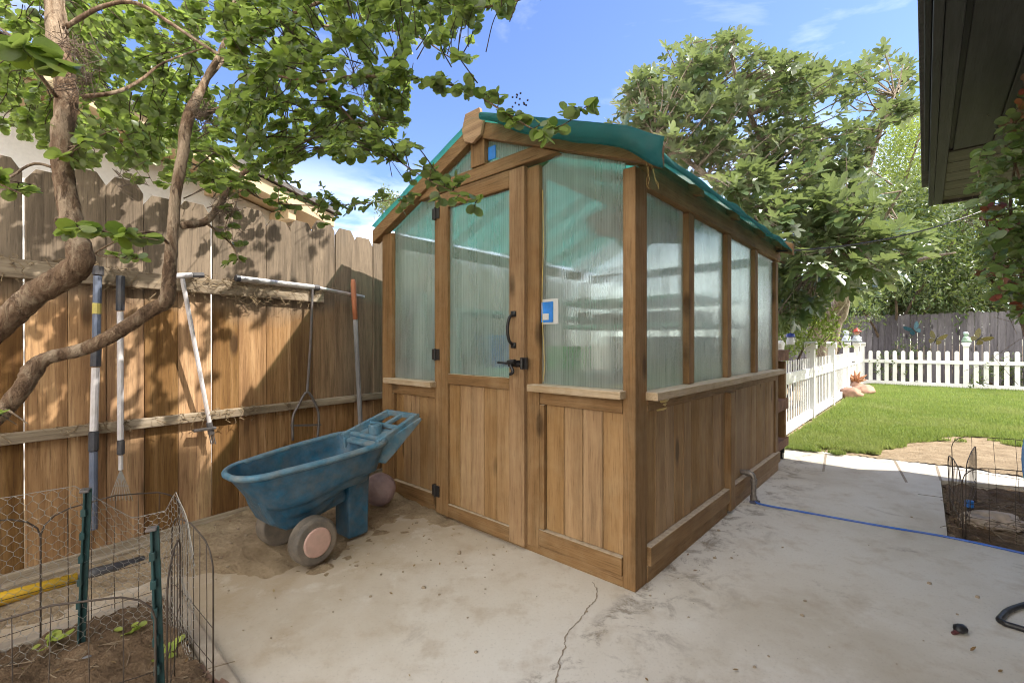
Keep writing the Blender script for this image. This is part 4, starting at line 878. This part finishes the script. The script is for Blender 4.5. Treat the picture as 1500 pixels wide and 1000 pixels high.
def along(pix,step,n,size,spread=14,frac=.9):
    global bpts
    if not any(pix is b[0] or pix[-1]==b[0][-1] for b in brs):
        st=dp(*pix[0]); q=nearest(st); bpts+=limb([q.lerp(st,.5)+V3(0,0,.01),*pix],[.004,.0015],5,5) if (q-st).length<.6 else limb(pix,[.003,.0012],5,5)
    for (x0,y0,d0),(x1,y1,d1) in zip(pix[:-1],pix[1:]):
        L=math.hypot(x1-x0,y1-y0); k=max(1,int(L/step))
        for i in range(k):
            t=(i+random.random())/k; D=d0+(d1-d0)*t; add_clump(x0+(x1-x0)*t+random.gauss(0,spread),y0+(y1-y0)*t+random.gauss(0,spread*.8),D+random.uniform(-.06,.06),n,size,.1,frac=frac)
along(brs[4][0],9,6,.040,14); along(brs[5][0],9,6,.040,16); along(brs[6][0],10,7,.038,15); along(brs[2][0][2:],16,7,.04,18); along(brs[9][0],13,7,.045,16)
along([(345,300,1.8),(330,335,1.85),(350,375,1.9)],8,6,.036,16); along([(400,240,2.0),(440,290,2.1),(480,330,2.1)],10,6,.036,16)
along([(85,325,1.2),(130,335,1.25),(190,345,1.3),(235,352,1.32)],12,7,.042,8); along([(140,372,1.4),(180,378,1.42),(210,380,1.44)],14,5,.038,7)
along([(20,55,1.0),(60,85,1.0),(100,95,1.02)],16,6,.055,12); along([(-20,260,1.2),(15,265,1.25),(45,270,1.3)],10,7,.034,18); along([(0,605,1.0),(25,622,1.0)],16,5,.055,6)
along([(110,215,1.5),(85,235,1.5),(170,190,1.6),(200,225,1.7),(225,270,1.7)],9,6,.04,16)
tr.build('trunk',bark_m,cm,smooth=True); tw.build('twigs',bark_d,cm,smooth=True); leaves('foliage',myr_l,OV,OF,LL,cm)
# berries at a twig tip, dead blossom clumps
m=MB()
for k in range(14): m.blob(dp(765+random.gauss(0,8),148+random.gauss(0,8),1.38)-BASE,.0035,k,.05,1)
m.build('berries',simple('dark_berry',(.02,.02,.035),.35),cm)
m=MB()
for (px,py,D,k) in ((548,185,1.6,40),(520,125,1.62,25),(110,70,1.5,50),(120,120,1.5,60),(300,165,1.7,50),(330,305,1.8,60),(190,262,1.62,14)):
    for i in range(k):
        p=dp(px+random.gauss(0,9),py+random.gauss(0,9),D+random.gauss(0,.02))-BASE; m.tube([p,p+rv(.02),p+rv(.03)],.0012,3,False)
m.build('dry_seed_heads',simple('dry_seed',(.13,.095,.07),.9),cm)
# ---------------------------------------------------------------- fig tree behind the greenhouse
fg=thing('fig_tree','large fig tree with big lobed grey green leaves rising behind the greenhouse','tree',(6.05,9.0,0)); FB=Vector((6.05,9.0,0)); BASE=FB
ft=MB(); fb=[]; RS=1.0
for pix,rad in (([FB+V3(0,0,-.1),(1206,478,8.9),(1222,452,8.6),(1232,430,8.2),(1210,380,7.6),(1150,300,7.0),(1080,220,6.6),(1010,150,6.4)],(.13,.12,.11,.1,.08,.06,.04,.015)),
 ([FB+V3(.1,0,-.1),(1222,485,8.9),(1235,455,8.8),(1240,400,8.4),(1230,320,7.8),(1200,230,7.4),(1170,150,7.2)],(.11,.1,.09,.08,.06,.04,.015)),
 ([FB+V3(-.1,.1,-.1),(1196,490,8.9),(1190,470,8.6),(1200,440,8.2),(1160,400,7.0),(1120,340,6.2),(1050,270,5.8),(960,200,5.6)],(.1,.09,.08,.08,.06,.05,.04,.015)),
 ([(1232,430,8.2),(1260,380,7.4),(1290,330,6.6),(1320,280,6.2)],(.07,.05,.03,.012)),([(1210,380,7.6),(1250,320,6.8),(1280,220,6.4),(1310,140,6.2)],(.06,.05,.03,.012)),
 ([(1150,300,7.0),(1120,220,6.6),(1080,120,6.3),(1070,60,6.2)],(.05,.04,.025,.01)),([(1200,440,8.2),(1190,420,7.2),(1200,380,6.2),(1240,360,5.6)],(.05,.04,.03,.012)),
 ([(1240,400,8.4),(1300,400,7.6),(1350,380,7.0),(1400,370,6.6)],(.06,.04,.03,.012))):
    fb+=limb(pix,list(rad),6,9,ft,.04)
bpts=fb; FL=[]; fw_=MB()
fpoly=[(880,190),(905,150),(935,110),(965,90),(985,60),(1030,75),(1060,40),(1100,45),(1110,80),(1150,85),(1200,90),(1250,95),(1300,70),(1345,95),(1345,165),(1300,190),(1270,230),(1262,280),(1280,300),(1330,325),(1345,350),(1320,400),(1290,415),(1260,430),(1225,420),(1180,470),(1140,500),(1120,420),(1100,330),(1000,250),(960,215)]
def rosette(p,n,size,q=None):
    q=q or nearest(p)
    if (q-p).length>.75: q=p+(q-p).normalized()*.75
    d=(p-q).normalized() if (p-q).length>.01 else Vector((0,0,1))
    fw_.tube([q-BASE,q.lerp(p,.5)-BASE+rv(.03),p-BASE],[.012,.005],5,False)
    ax=(d+Vector((0,0,.7))).normalized(); u=ax.orthogonal().normalized(); w=ax.cross(u)
    for i in range(n):
        a=i*2.4+random.uniform(-.3,.3); el=random.uniform(-.25,.9) if i<n-2 else 1.2
        dr=(u*cos(a)+w*sin(a))*cos(el)+ax*sin(el); pe=p-d*random.uniform(0,.14); e=pe+dr*size*.35
        fw_.tube([pe-BASE,e-BASE],.003,3,False); FL.append((e-BASE,dr+Vector((0,0,-.25)),Vector((0,0,1))+rv(.3)+dr*.3,size*random.uniform(.75,1.25)))
c=0
while c<700:
    px=random.uniform(880,1400); py=random.uniform(30,500)
    if not inpoly(px,py,fpoly): continue
    if py<330 and noise.noise(Vector((px*.016,py*.016,5.0)))<random.uniform(-.62,.03)+(.14 if py<250 and px>1150 else 0): continue
    near=py>250
    D=random.uniform(4.9,6.8) if near else random.uniform(5.4,7.2)
    if py>400: D=random.uniform(6.0,7.6)
    rosette(dp(px,py,D),random.randint(5,7),.20 if near else .155); c+=1
ft.build('trunk',bark_f,fg,smooth=True); fw_.build('twigs',bark_f,fg,smooth=True); leaves('foliage',fig_l,FV,FF,FL,fg)
# ---------------------------------------------------------------- other trees and shrubs
def shrub(name,label,cat,base,pix,D0,D1,mat,n,size,tv=LV,tf=LF,group=None,stems=5,trunk=.05,per=9,hole=-.25,fs=.014):
    base=Vector(base); t=thing(name,label,cat,base,0,group); L=[]; m=MB()
    x0,x1=min(p[0] for p in pix),max(p[0] for p in pix); y0,y1=min(p[1] for p in pix),max(p[1] for p in pix); c=0; ctr=[]; guard=0
    sd=random.random()*50
    while c<n and guard<n*60:
        guard+=1
        px,py=random.uniform(x0,x1),random.uniform(y0,y1)
        if not inpoly(px,py,pix) or noise.noise(Vector((px*fs,py*fs,sd)))<hole+random.uniform(-.3,.1): continue
        D=random.uniform(D0,D1); p=dp(px,py,D)-base
        if p.z+base.z<.03: continue
        c+=1
        if c%max(1,n//14)==0: ctr.append(p)
        dirn=rv().normalized()
        for k in range(per):
            q=p+dirn*size*k*.45+rv(size*.35); L.append((q,dirn*.6+rv(.6),Vector((0,0,.8))+rv(.5),size*random.uniform(.6,1.3)))
    for k in range(min(stems,len(ctr))):
        e=ctr[k]; a=Vector((random.uniform(-.08,.08),random.uniform(-.08,.08),-.05)); m.tube(smooth_path([a,a.lerp(e,.45)+rv(.08*e.length)*.5+Vector((0,0,.1*e.length)),e],6),[trunk,trunk*.2],7)
    m.build('trunk',bark_d,t,smooth=True); leaves('foliage',mat,tv,tf,L,t); return t
shrub('dense_tree','dark green dense tree beyond the grey fence left of the tree with mauve flowers','tree',(12.4,16,0),[(1200,500),(1205,380),(1260,330),(1300,280),(1360,270),(1400,290),(1400,470),(1300,480)],14.6,18,dk_l,1700,.20,group='trees beyond the grey fence',trunk=.14,per=11,hole=-.6)
shrub('dense_tree','dark green dense tree with brighter sprays overhanging the right part of the grey fence','tree',(15.5,14.2,0),[(1360,470),(1360,340),(1390,290),(1440,290),(1520,300),(1600,290),(1600,480),(1450,478)],12.6,16.5,dk_l,1700,.19,group='trees beyond the grey fence',trunk=.14,per=11,hole=-.6)
shrub('dense_tree','mid green leafy shrub hanging in front of the grey fence top','shrub',(11.0,13.6,0),[(1235,440),(1250,370),(1310,330),(1380,340),(1440,320),(1455,420),(1420,452),(1330,440),(1290,450)],11.8,13.2,dk_l,560,.13,trunk=.06,per=10,hole=-.35)
shrub('broadleaf_tree','bright yellow green tree rising above the dark hedge left of the dark eave','tree',(16.5,20.5,0),[(1268,300),(1280,250),(1290,225),(1305,190),(1325,170),(1350,180),(1375,200),(1400,240),(1400,320),(1290,330)],19,23,br_l,1000,.17,group='trees beyond the grey fence',trunk=.18,per=12,hole=-.5)
shrub('young_tree','bright green leafy bush beside the fig trunk behind the white fence','bush',(4.3,7.4,0),[(1140,520),(1140,450),(1165,430),(1200,445),(1222,470),(1225,500),(1180,512),(1160,530)],6.6,8.2,br_l,240,.075,trunk=.03,per=9,hole=-.6)
shrub('young_tree','light green airy sprays growing right of the fig trunk','bush',(7.5,11.3,0),[(1225,470),(1230,420),(1270,410),(1290,440),(1285,470),(1250,480),(1240,500)],10.6,11.8,dk_l,130,.08,trunk=.03,per=8,hole=-.3)
shrub('low_shrub','low green shrub between the white pickets and the grey fence','shrub',(10.3,12.7,0),[(1285,560),(1290,520),(1320,498),(1345,505),(1350,560)],12.0,12.7,dk_l,90,.08,trunk=.02,per=8)
shrub('low_shrub','dark low shrub behind the white pickets near the right edge','shrub',(12.1,11.3,0),[(1420,572),(1425,545),(1470,530),(1500,525),(1510,575)],10.9,11.5,dk_l,110,.08,trunk=.02,per=8)
shrub('far_tree','tiny tree top showing over the timber fence left of the greenhouse','tree',(-3.2,11,0),[(545,340),(550,305),(565,290),(590,300),(600,340)],10,12,dk_l,120,.09,trunk=.05,per=9)
# tree added out of view on the right to cast shade on the far fence
def round_tree(name,label,cat,base,z0,z1,rad,n,mat,size):
    base=Vector(base); t=thing(name,label,cat,base); L=[]; m=MB(); ctr=[]
    for c in range(n):
        d=rv().normalized()*rad*random.random()**.4; p=V3(d.x,d.y,(z0+z1)/2+d.z*(z1-z0)/2/rad)
        if noise.noise(p*.55)<-.22: continue
        if c%40==0: ctr.append(p)
        q=rv().normalized()
        for k in range(8): L.append((p+q*size*k*.45+rv(size*.4),q*.6+rv(.6),Vector((0,0,.8))+rv(.5),size*random.uniform(.6,1.3)))
    m.tube([(0,0,-.1),(.05,0,z0*.6),(0,.05,z0+.5)],[.2,.16,.12],10)
    for e in ctr[:12]: m.tube(smooth_path([V3(0,.05,z0+.3),V3(0,.05,z0+.3).lerp(e,.5)+rv(.2),e],5),[.08,.02],7)
    m.build('trunk',bark_d,t,smooth=True); leaves('foliage',mat,LV,LF,L,t)
round_tree('added_shade_tree','large round crowned tree added out of view at right to shade the far fence','tree',(19.5,10.2,0),2.2,9.5,4.2,900,dk_l,.24)
# ---------------------------------------------------------------- white picket fence: two runs
K0=Vector((3.33,5.56,0))
def post_cap(par,x,y,h):
    p=MB().box(x-.05,x+.05,y-.05,y+.05,-.03,h).build('post',white_v,par,.004)
    MB().prism([(x-.055,h+.0),(x+.055,h),(x+.058,h+.03),(x+.09,h+.075),(x+.09,h+.09),(x,h+.115),(x-.09,h+.09),(x-.09,h+.075),(x-.058,h+.03)],'y',y-.075,y+.075).build('post_cap',white_v,p,.005); return p
pf=thing('picket_fence','white vinyl picket fence run with close pickets along the left of the lawn','fence',K0,atan2(V.y,V.x),'white picket fences')
for t in (-.45,1.74,3.78,5.9,7.95,9.35): post_cap(pf,t,0,1.02)
MB().box(-.4,9.3,-.03,-.004,.60,.74).build('rail',white_v,pf,.004); MB().box(-.4,9.3,-.034,.02,.0,.12).build('rail',white_v,pf,.004)
n=0; t=-.36
while t<9.3:
    if all(abs(t-q)>.075 for q in (-.45,1.74,3.78,5.9,7.95,9.35)): MB().box(t-.022,t+.022,-.001,.009,.122,.885).build('picket',white_v,pf,.003)
    t+=.15
K1=K0+V*9.37
pf2=thing('picket_fence','white vinyl picket fence run with round topped pickets across the far end of the lawn','fence',K1,RZ,'white picket fences')
for s in (2.02,4.2,6.3): post_cap(pf2,s,0,1.02)
MB().box(.05,7,-.03,-.004,.585,.675).build('rail',white_v,pf2,.004); MB().box(.05,7,-.034,.02,.0,.11).build('rail',white_v,pf2,.004)
s=.18
while s<7:
    if all(abs(s-q)>.08 for q in (2.02,4.2,6.3)):
        w=.043; MB().prism([(s-w,.112),(s+w,.112),(s+w,.87)]+[(s+w*cos(a),.87+w*sin(a)) for a in (.5,1.05,pi/2,2.1,2.65)]+[(s-w,.87)],'y',-.001,.019).build('picket',white_v,pf2,.003)
    s+=.168
# latch hardware
m=MB(); m.box(6.6,6.7,-.055,-.032,.66,.69).box(6.95,7.02,-.055,-.032,.66,.69); m.build('gate_latch',steel,pf,.003)
# figurines on the posts
def figurine(label,pos,hat,body,sc=1.0):
    t=thing('garden_figurine',label,'figurine',pos); m=MB()
    m.lathe([(0,0),(.085,0),(.09,.03),(.07,.08),(.055,.13),(.03,.16),(0,.165)],(0,0,0),18); m.blob((-.05,-.03,.09),.035,2,.1,2).blob((.05,-.03,.09),.035,3,.1,2).blob((-.03,-.07,.03),.03,4,.1,2).blob((.035,-.07,.03),.03,5,.1,2)
    m.build('body',body,t,smooth=True); h=MB().blob((0,-.005,.20),.055,1,.05,2).blob((0,-.06,.195),.012,1,.05,1).build('head',skin if hat else body,t,smooth=True)
    MB().blob((-.02,-.053,.212),.007,1,0,1).blob((.02,-.053,.212),.007,1,0,1).build('eyes',black,h)
    if hat: MB().lathe([(0,.225),(.095,.225),(.085,.238),(.055,.255),(.04,.30),(.0,.31)],(0,0,0),18).build('hat',redp,t,smooth=True)
    else: MB().blob((0,.01,.235),.05,7,.35,2,(1.1,1,.6)).build('hair',palew,t,smooth=True)
    t.scale=(sc,)*3; return t
fz=1.135
figurine('small pale blue and white seated figurine on a post of the left picket run',K0+V*5.9+V3(0,0,fz),False,palew,.95)
figurine('figurine with red hat and blue white clothes on the post by the fence corner',K0+V*7.95+V3(0,0,fz),True,palew,1.15)
figurine('white and pale green seated figurine on the post of the far picket run',K1+U*2.02+V3(0,0,fz),False,paleg,.95)
# ---------------------------------------------------------------- grey fence with butterflies
gf0=K1+V*1.25-U*1.2; gf=thing('grey_fence','tall weathered grey board fence behind the white pickets','fence',gf0,RZ)
m=MB(); x=-3
while x<11:
    w=.14; z=1.92+random.uniform(-.015,.015)-.012*x*0; m.prism([(x,0),(x+w-.006,0),(x+w-.006,z-.03),(x+w-.03,z),(x+.024,z),(x,z-.03)],'y',random.uniform(-.004,.004),.02); x+=w
m.build('fence_boards',greyf,gf); MB().box(-3,11,.022,.06,.4,.49).box(-3,11,.022,.06,1.4,1.49).build('rail',greyf,gf)
def butterfly(label,px,py,D,mat,roll,s):
    t=thing('butterfly_ornament',label,'ornament',dp(px,py,D),RZ,'metal butterflies in front of the grey fence'); t.rotation_euler=(0,roll,RZ)
    for sg in (-1,1):
        m=MB(); U1=[(.01,.0),(.05,.10),(.14,.19),(.2,.2),(.19,.1),(.13,.02)]; L1=[(.01,-.005),(.12,.0),(.15,-.05),(.11,-.12),(.06,-.13),(.02,-.06)]
        for P_ in (U1,L1): m.prism([(sg*x*s,z*s) for x,z in P_],'y',-.004,.004)
        o=m.build('wing',mat,t,.002); o.rotation_euler=(0,0,sg*.45)
    MB().tube([(0,-.01,-.1*s),(0,-.015,0),(0,-.01,.09*s)],[.008,.016,.008],8).tube([(0,-.01,.08*s),(.03,-.02,.15*s)],.003,4).tube([(0,-.01,.08*s),(-.03,-.02,.15*s)],.003,4).build('body',black,t)
    return t
butterfly('teal blue butterfly ornament on the grey fence',1339,483,12.55,teal_p,-.5,.95)
butterfly('dark gold butterfly ornament right of the far post figurine',1434,496,11.55,ygold,.75,1.05)
bt=butterfly('dark gold butterfly ornament on a thin stake between the teal butterfly and the far post',1371,497,12.1,ygold,.35,1.0)
MB().tube([(0,0,-1.2),(0,0,-.1)],.006,5).build('stake',steel,bt)
# rocks and orange ornament at the corner of the lawn
for k,(px,py,r,lab) in enumerate(((1252,583,.17,'rounded red brown rock left of the orange spiky ornament by the picket fence'),(1270,578,.17,'rounded pinkish rock right of the orange spiky ornament on the lawn edge'))):
    o=MB().blob((0,0,0),r,k+4,.35,3,(1.25,.9,.75)).build('rock',redrock,smooth=True); o.location=gp(px,py,.0)+V3(0,.1,.08); tag(o,lab,'rock',group='red rocks at the lawn corner')
t=thing('spiky_ornament','orange pink spiky flower ornament standing behind two red rocks','ornament',gp(1261,574)+V3(0,.15,0)); m=MB()
for k in range(13):
    a=k*2.4; el=.35+.09*k; d=V3(cos(a)*cos(el),sin(a)*cos(el),sin(el)); L_=.22+.12*random.random(); p=V3(0,0,.2); m.tube([p,p+d*L_*.5,p+d*L_+V3(0,0,-.02)],[.02,.035,.004],6)
m.build('spikes',orangeleaf,t,smooth=True); MB().blob((0,0,.1),.15,2,.3,2,(1,.8,.9)).build('base_stone',redrock,t,smooth=True)
# hanging feeder by the fig
t=thing('hanging_feeder','small blue and white feeder hanging among leaves right of the greenhouse','feeder',dp(1158,497,6.0)); m=MB(); m.lathe([(0,-.07),(.045,-.07),(.05,-.04),(.04,.03),(0,.03)],(0,0,0),14); m.build('jar',wht,t); MB().lathe([(0,.031),(.055,.031),(.05,.07),(.01,.085),(0,.085)],(0,0,0),14).build('lid',simple('deep_blue',(.02,.05,.3),.4),t); MB().tube([(0,0,.08),(0,.02,.5)],.002,4).build('hanging_wire',steel,t)
# ---------------------------------------------------------------- house on the right: dark eave over the patio
E1=dp(1359,303,4.5); EO=E1-V*E1.dot(V); ZE=E1.z; TE=E1.dot(V)
ho=thing('house','dark painted house eave with boarded soffit overhanging the patio at right','house',(EO.x,EO.y,0),RZ)   # local x = away from patio, y = along
def hb(name,mat,*b,bev=.004):
    m=MB()
    for q in b: m.box(*q)
    return m.build(name,mat,ho,bev)
m=MB(); x=.12
while x<2.3: m.box(x+.004,x+.196,-1.6,TE-1.55,ZE+.035,ZE+.05); x+=.2
m.box(.10,2.4,-1.6,TE-1.53,ZE+.052,ZE+.06); m.build('soffit_boards',dark_wood,ho,.004)
m=MB(); y=TE-1.54
while y<TE-.1: m.box(.10,2.3,y+.005,y+.27,ZE+.03,ZE+.048); y+=.275
m.box(.10,2.4,TE-1.529,TE-.02,ZE+.05,ZE+.06); m.build('end_boards',dark_woodx,ho,.004)
hb('fascia',dark_wood,(0,.035,-1.6,TE,ZE,ZE+.17)); hb('fascia_trim',dark_wood,(-.028,-.002,-1.6,TE-1.0,ZE+.07,ZE+.2),(.037,.098,-1.6,TE,ZE+.005,ZE+.12)); hb('end_fascia',dark_woodx,(.10,2.4,TE-.03,TE+.006,ZE+.002,ZE+.17))
hb('roof',shingle,(-.05,2.4,-1.6,TE+.03,ZE+.205,ZE+.26)); hb('wall',simple('house_wall_paint',(.25,.24,.22),.8,0,.08,8,.2),(2.1,6,-1.6,TE-.3,-.03,ZE+.03))
hb('shade_caster_wall',stucco,(1.75,5.6,1.6,3.85,ZE+.27,6.5),(1.75,5.6,3.852,6.5,ZE+.27,5.3)); hb('shade_caster_roof',shingle,(1.45,5.9,1.3,3.9,6.52,7.0),(1.45,5.9,3.902,6.8,5.32,5.7)); hb('shade_caster_base',stucco,(2.42,5.6,TE+.04,6.5,-.03,ZE+.26))  # unseen upper storey, added and stepped in height to block the sun
# cable from greenhouse to eave
a=G(.02,2.5,1.88); b=G(0,0,0)*0+dp(1470,296,4.6); pts=[a.lerp(b,i/16)+V3(0,0,-.22*4*(i/16)*(1-i/16)*.5) for i in range(17)]
tag(MB().tube(pts,.007,6).build('cable',black,smooth=True),'black cable sagging between the greenhouse eave and the dark house eave','cable')
# ---------------------------------------------------------------- climbing rose at the right edge
rs=thing('climbing_rose','tangled climbing rose with green and reddish leaves at the right edge','rose bush',(3.25,2.75,0)); BASE=Vector((3.25,2.75,0)); m=MB(); RL=[];RR=[];RFl=[]; bpts=[]
for pix in ([(1560,760,2.75),(1520,560,2.7),(1500,420,2.7),(1480,300,2.65),(1495,200,2.6),(1500,110,2.55)],[(1560,760,2.75),(1500,480,2.8),(1460,380,2.8),(1440,300,2.8),(1430,230,2.8)],[(1560,760,2.75),(1530,430,2.6),(1510,330,2.5),(1490,250,2.5),(1470,210,2.5)],[(1560,700,2.7),(1500,440,2.75),(1470,430,2.8),(1450,400,2.85),(1465,350,2.85)],[(1560,600,2.7),(1520,250,2.6),(1505,150,2.6),(1490,80,2.6)]):
    bpts+=limb(pix,[.016,.008,.003],7,7,m,.05)
rp_=[(1425,250),(1445,215),(1470,190),(1490,110),(1560,60),(1560,480),(1490,470),(1460,440),(1435,420),(1425,360)]
c=0
while c<260:
    px,py=random.uniform(1420,1560),random.uniform(60,480)
    if not inpoly(px,py,rp_): continue
    c+=1; p=dp(px,py,random.uniform(2.3,3.0)); q=nearest(p)
    if (q-p).length>.18: q=p+(q-p).normalized()*.18
    kind=random.random(); tgt=RR if (kind<.05 or (py<170 and kind<.4)) else RL; twig(m,tgt,q-BASE,p-BASE,.002,random.randint(5,8),.058,.85)
for k in range(130):
    p=dp(1418+random.gauss(0,7),318+random.gauss(0,13),2.7+random.gauss(0,.05))-BASE; RFl.append((p,rv(),rv(),random.uniform(.008,.016)))
m.tube([dp(1440,300,2.75)-BASE,dp(1420,318,2.7)-BASE],.002,4)
for k in range(90):
    p=dp(random.gauss(1485,25),random.gauss(330,80),2.75)-BASE; m.tube([p,p+rv(.05),p+rv(.09)],.0013,3,False)
m.build('canes',bark_m,rs,smooth=True); leaves('foliage',rose_l,OV,OF,RL,rs); leaves('red_leaves',red_l,OV,OF,RR,rs); leaves('faded_blossom',flower_l,LV,LF,RFl,rs)
# ---------------------------------------------------------------- right bed: wire panels, rock, tap riser
b0,b1=bedR[1],bedR[0]
wire_panel('folded arched wire panel standing edge on along the left side of the right bed',b0+V*.06+U*.07,b0+V*.60+U*.03,.38,1,wires=9,lean_=(-.02,0,0))
wire_panel('second folded wire panel pressed against the edge on panel of the right bed',b0+V*.14+U*.08,b0+V*.95+U*.17,.40,1,wires=10)
wire_panel('arched wire panel across the front of the right bed',b0+V*.22+U*.07,b0+V*.25+U*.72,.38,1,wires=6,r=.0018)
wire_panel('arched wire panel across the back of the right bed',b0+V*1.05+U*.06,b0+V*.95+U*.70,.42,1,wires=6,lean_=(.08,.1,0),r=.0018)
o=MB().blob((0,0,0),.15,6,.35,3,(1.2,.8,.35)).build('rock',simple('pale_stone',(.42,.34,.27),.9,0,.25,12,.4)); o.location=gp(1450,762,.0); tag(o,'flat pale stone lying in the right bed behind the wire panel','rock')
t=thing('riser_tap','small blue capped irrigation riser in the right bed','irrigation riser',gp(1420,758,-.01)); MB().tube([(0,0,0),(0,0,.07)],.012,8).build('riser',black,t); MB().lathe([(0,.07),(.022,.07),(.022,.11),(0,.115)],(0,0,0),12).build('cap',blue_b,t)
# ---------------------------------------------------------------- chair cut by the right edge
ch=thing('patio_chair','patio chair with blue moulded shell and black tube frame cut off at the right edge','chair',(2.35,1.72,0)); base=Vector((2.35,1.72,0))
sh=[]; 
m=MB(); n=40; cx,cz=.12,.52
prof=[]
m.lathe([(0,-.02),(.27,-.02),(.345,.0),(.365,.045),(.36,.075),(.33,.07),(.26,.02),(0,.015)],(0,0,0),48,'y'); o=m.build('shell',lblue,ch,smooth=True); o.location=(.0,.02,.50); o.rotation_euler=(radians(-20),0,radians(12))
m=MB(); f=[gp(1640,860),gp(1500,890),gp(1466,908),gp(1470,916),gp(1500,926),gp(1700,985)]
m.tube([p-base+V3(0,0,.013) for p in smooth_path(f,6)],.0105,10); m.tube(smooth_path([gp(1640,860)-base+V3(0,0,.013),(.25,.2,.2),(.1,.1,.42)],5),.0135,10).tube(smooth_path([gp(1700,985)-base+V3(0,0,.013),(.25,-.3,.2),(.1,-.1,.42)],5),.0135,10); m.build('tube_frame',black,ch,smooth=True)
# small black thing on the slab
t=thing('hose_nozzle','small black hose nozzle lying on the concrete at lower right','nozzle',gp(1407,927)+V3(0,0,.0),radians(20)); MB().blob((0,0,.018),.022,3,.15,2,(1.3,1,.75)).build('nozzle_body',black,t,smooth=True); MB().tube([(-.02,0,.012),(-.042,.004,.007)],[.009,.006],8).build('nozzle_tip',simple('dark_red_plastic',(.09,.03,.03),.5),t)
# ---------------------------------------------------------------- litter
def scatter():
    m=MB(); L=[]; tw_=MB()
    for k in range(300):
        r=random.random()
        if r<.55: px,py=random.uniform(310,800),random.gauss(790,35)
        elif r<.8: px,py=random.uniform(900,1130),random.uniform(720,880)
        else: px,py=random.uniform(320,1480),random.uniform(690,995)
        if py<705: continue
        p=gp(px,py); w=p-C0; gx,gy=w.dot(U),w.dot(V)
        if -2.1<gx<.02 and gy>-.02: continue
        if r<.8 and .0<gx and gx>.25 and gy>0: continue
        z=max(0,dirt_h(p.x,p.y)) if fdist(p.x,p.y)<1.4 else 0
        if random.random()<.75: q=abs(random.gauss(.0015,.003))+.0015; m.blob((p.x,p.y,z+q*.4),q,k,.3,1,(1.2,1,.7))
        else: L.append((p+V3(0,0,z+.005),rv()*V3(1,1,.15).length*Vector((1,1,.2)).normalized() if False else Vector((random.gauss(0,1),random.gauss(0,1),.1)),Vector((0,0,1))+rv(.25),random.uniform(.012,.028)))
    for k in range(260):
        u,v=random.uniform(.02,.95),random.uniform(.02,1.4); p=bl(u,v,.035)
        if random.random()<.5: L.append((p,Vector((random.gauss(0,1),random.gauss(0,1),.2)),Vector((0,0,1))+rv(.4),random.uniform(.015,.035)))
        else: tw_.tube([p,p+Vector((random.gauss(0,.04),random.gauss(0,.04),.01)),p+Vector((random.gauss(0,.07),random.gauss(0,.07),.0))],.0015,4)
    for k in range(160):
        p=bedR[1]+V*random.uniform(.05,1.0)+U*random.uniform(.03,.6)+V3(0,0,.015); 
        if random.random()<.4: L.append((p,Vector((random.gauss(0,1),random.gauss(0,1),.2)),Vector((0,0,1))+rv(.4),random.uniform(.015,.04)))
        else: tw_.tube([p,p+Vector((random.gauss(0,.04),random.gauss(0,.04),.01)),p+Vector((random.gauss(0,.08),random.gauss(0,.08),.02))],.0018,4)
    tag(m.build('pebbles',pebble_m,smooth=True),'small pebbles and crumbs of soil scattered on the concrete','pebbles',kind='stuff')
    tag(leaves('fallen_leaves',dry_l,LV,LF,L),'dry fallen leaves scattered on soil and concrete','fallen leaves',kind='stuff'); tag(tw_.build('dead_twigs',simple('dead_twig',(.2,.15,.1),.9)),'dead twigs lying in the planting beds','twigs',kind='stuff')
scatter()
for k,(px,py,s,lab) in enumerate(((70,955,1.1,'small bright green weed at left of the lower left bed'),(250,960,.9,'small green weed right of the green stake in the lower left bed'),(195,930,.8,'tiny green seedling near the red brick in the lower left bed'))):
    t=thing('weed',lab,'weed',gp(px,py,.02),0,'weeds in the planting bed'); L=[]
    for i in range(9): L.append((V3(random.gauss(0,.015),random.gauss(0,.015),.02+.02*random.random())*s,Vector((random.gauss(0,1),random.gauss(0,1),.3)),V3(0,0,1)+rv(.3),.035*s*random.uniform(.6,1.2)))
    leaves('leaves',weed_l,OV,OF,L,t); MB().tube([(0,0,-.02),(0,0,.035*s)],.002,4).build('stem',weed_l,t)
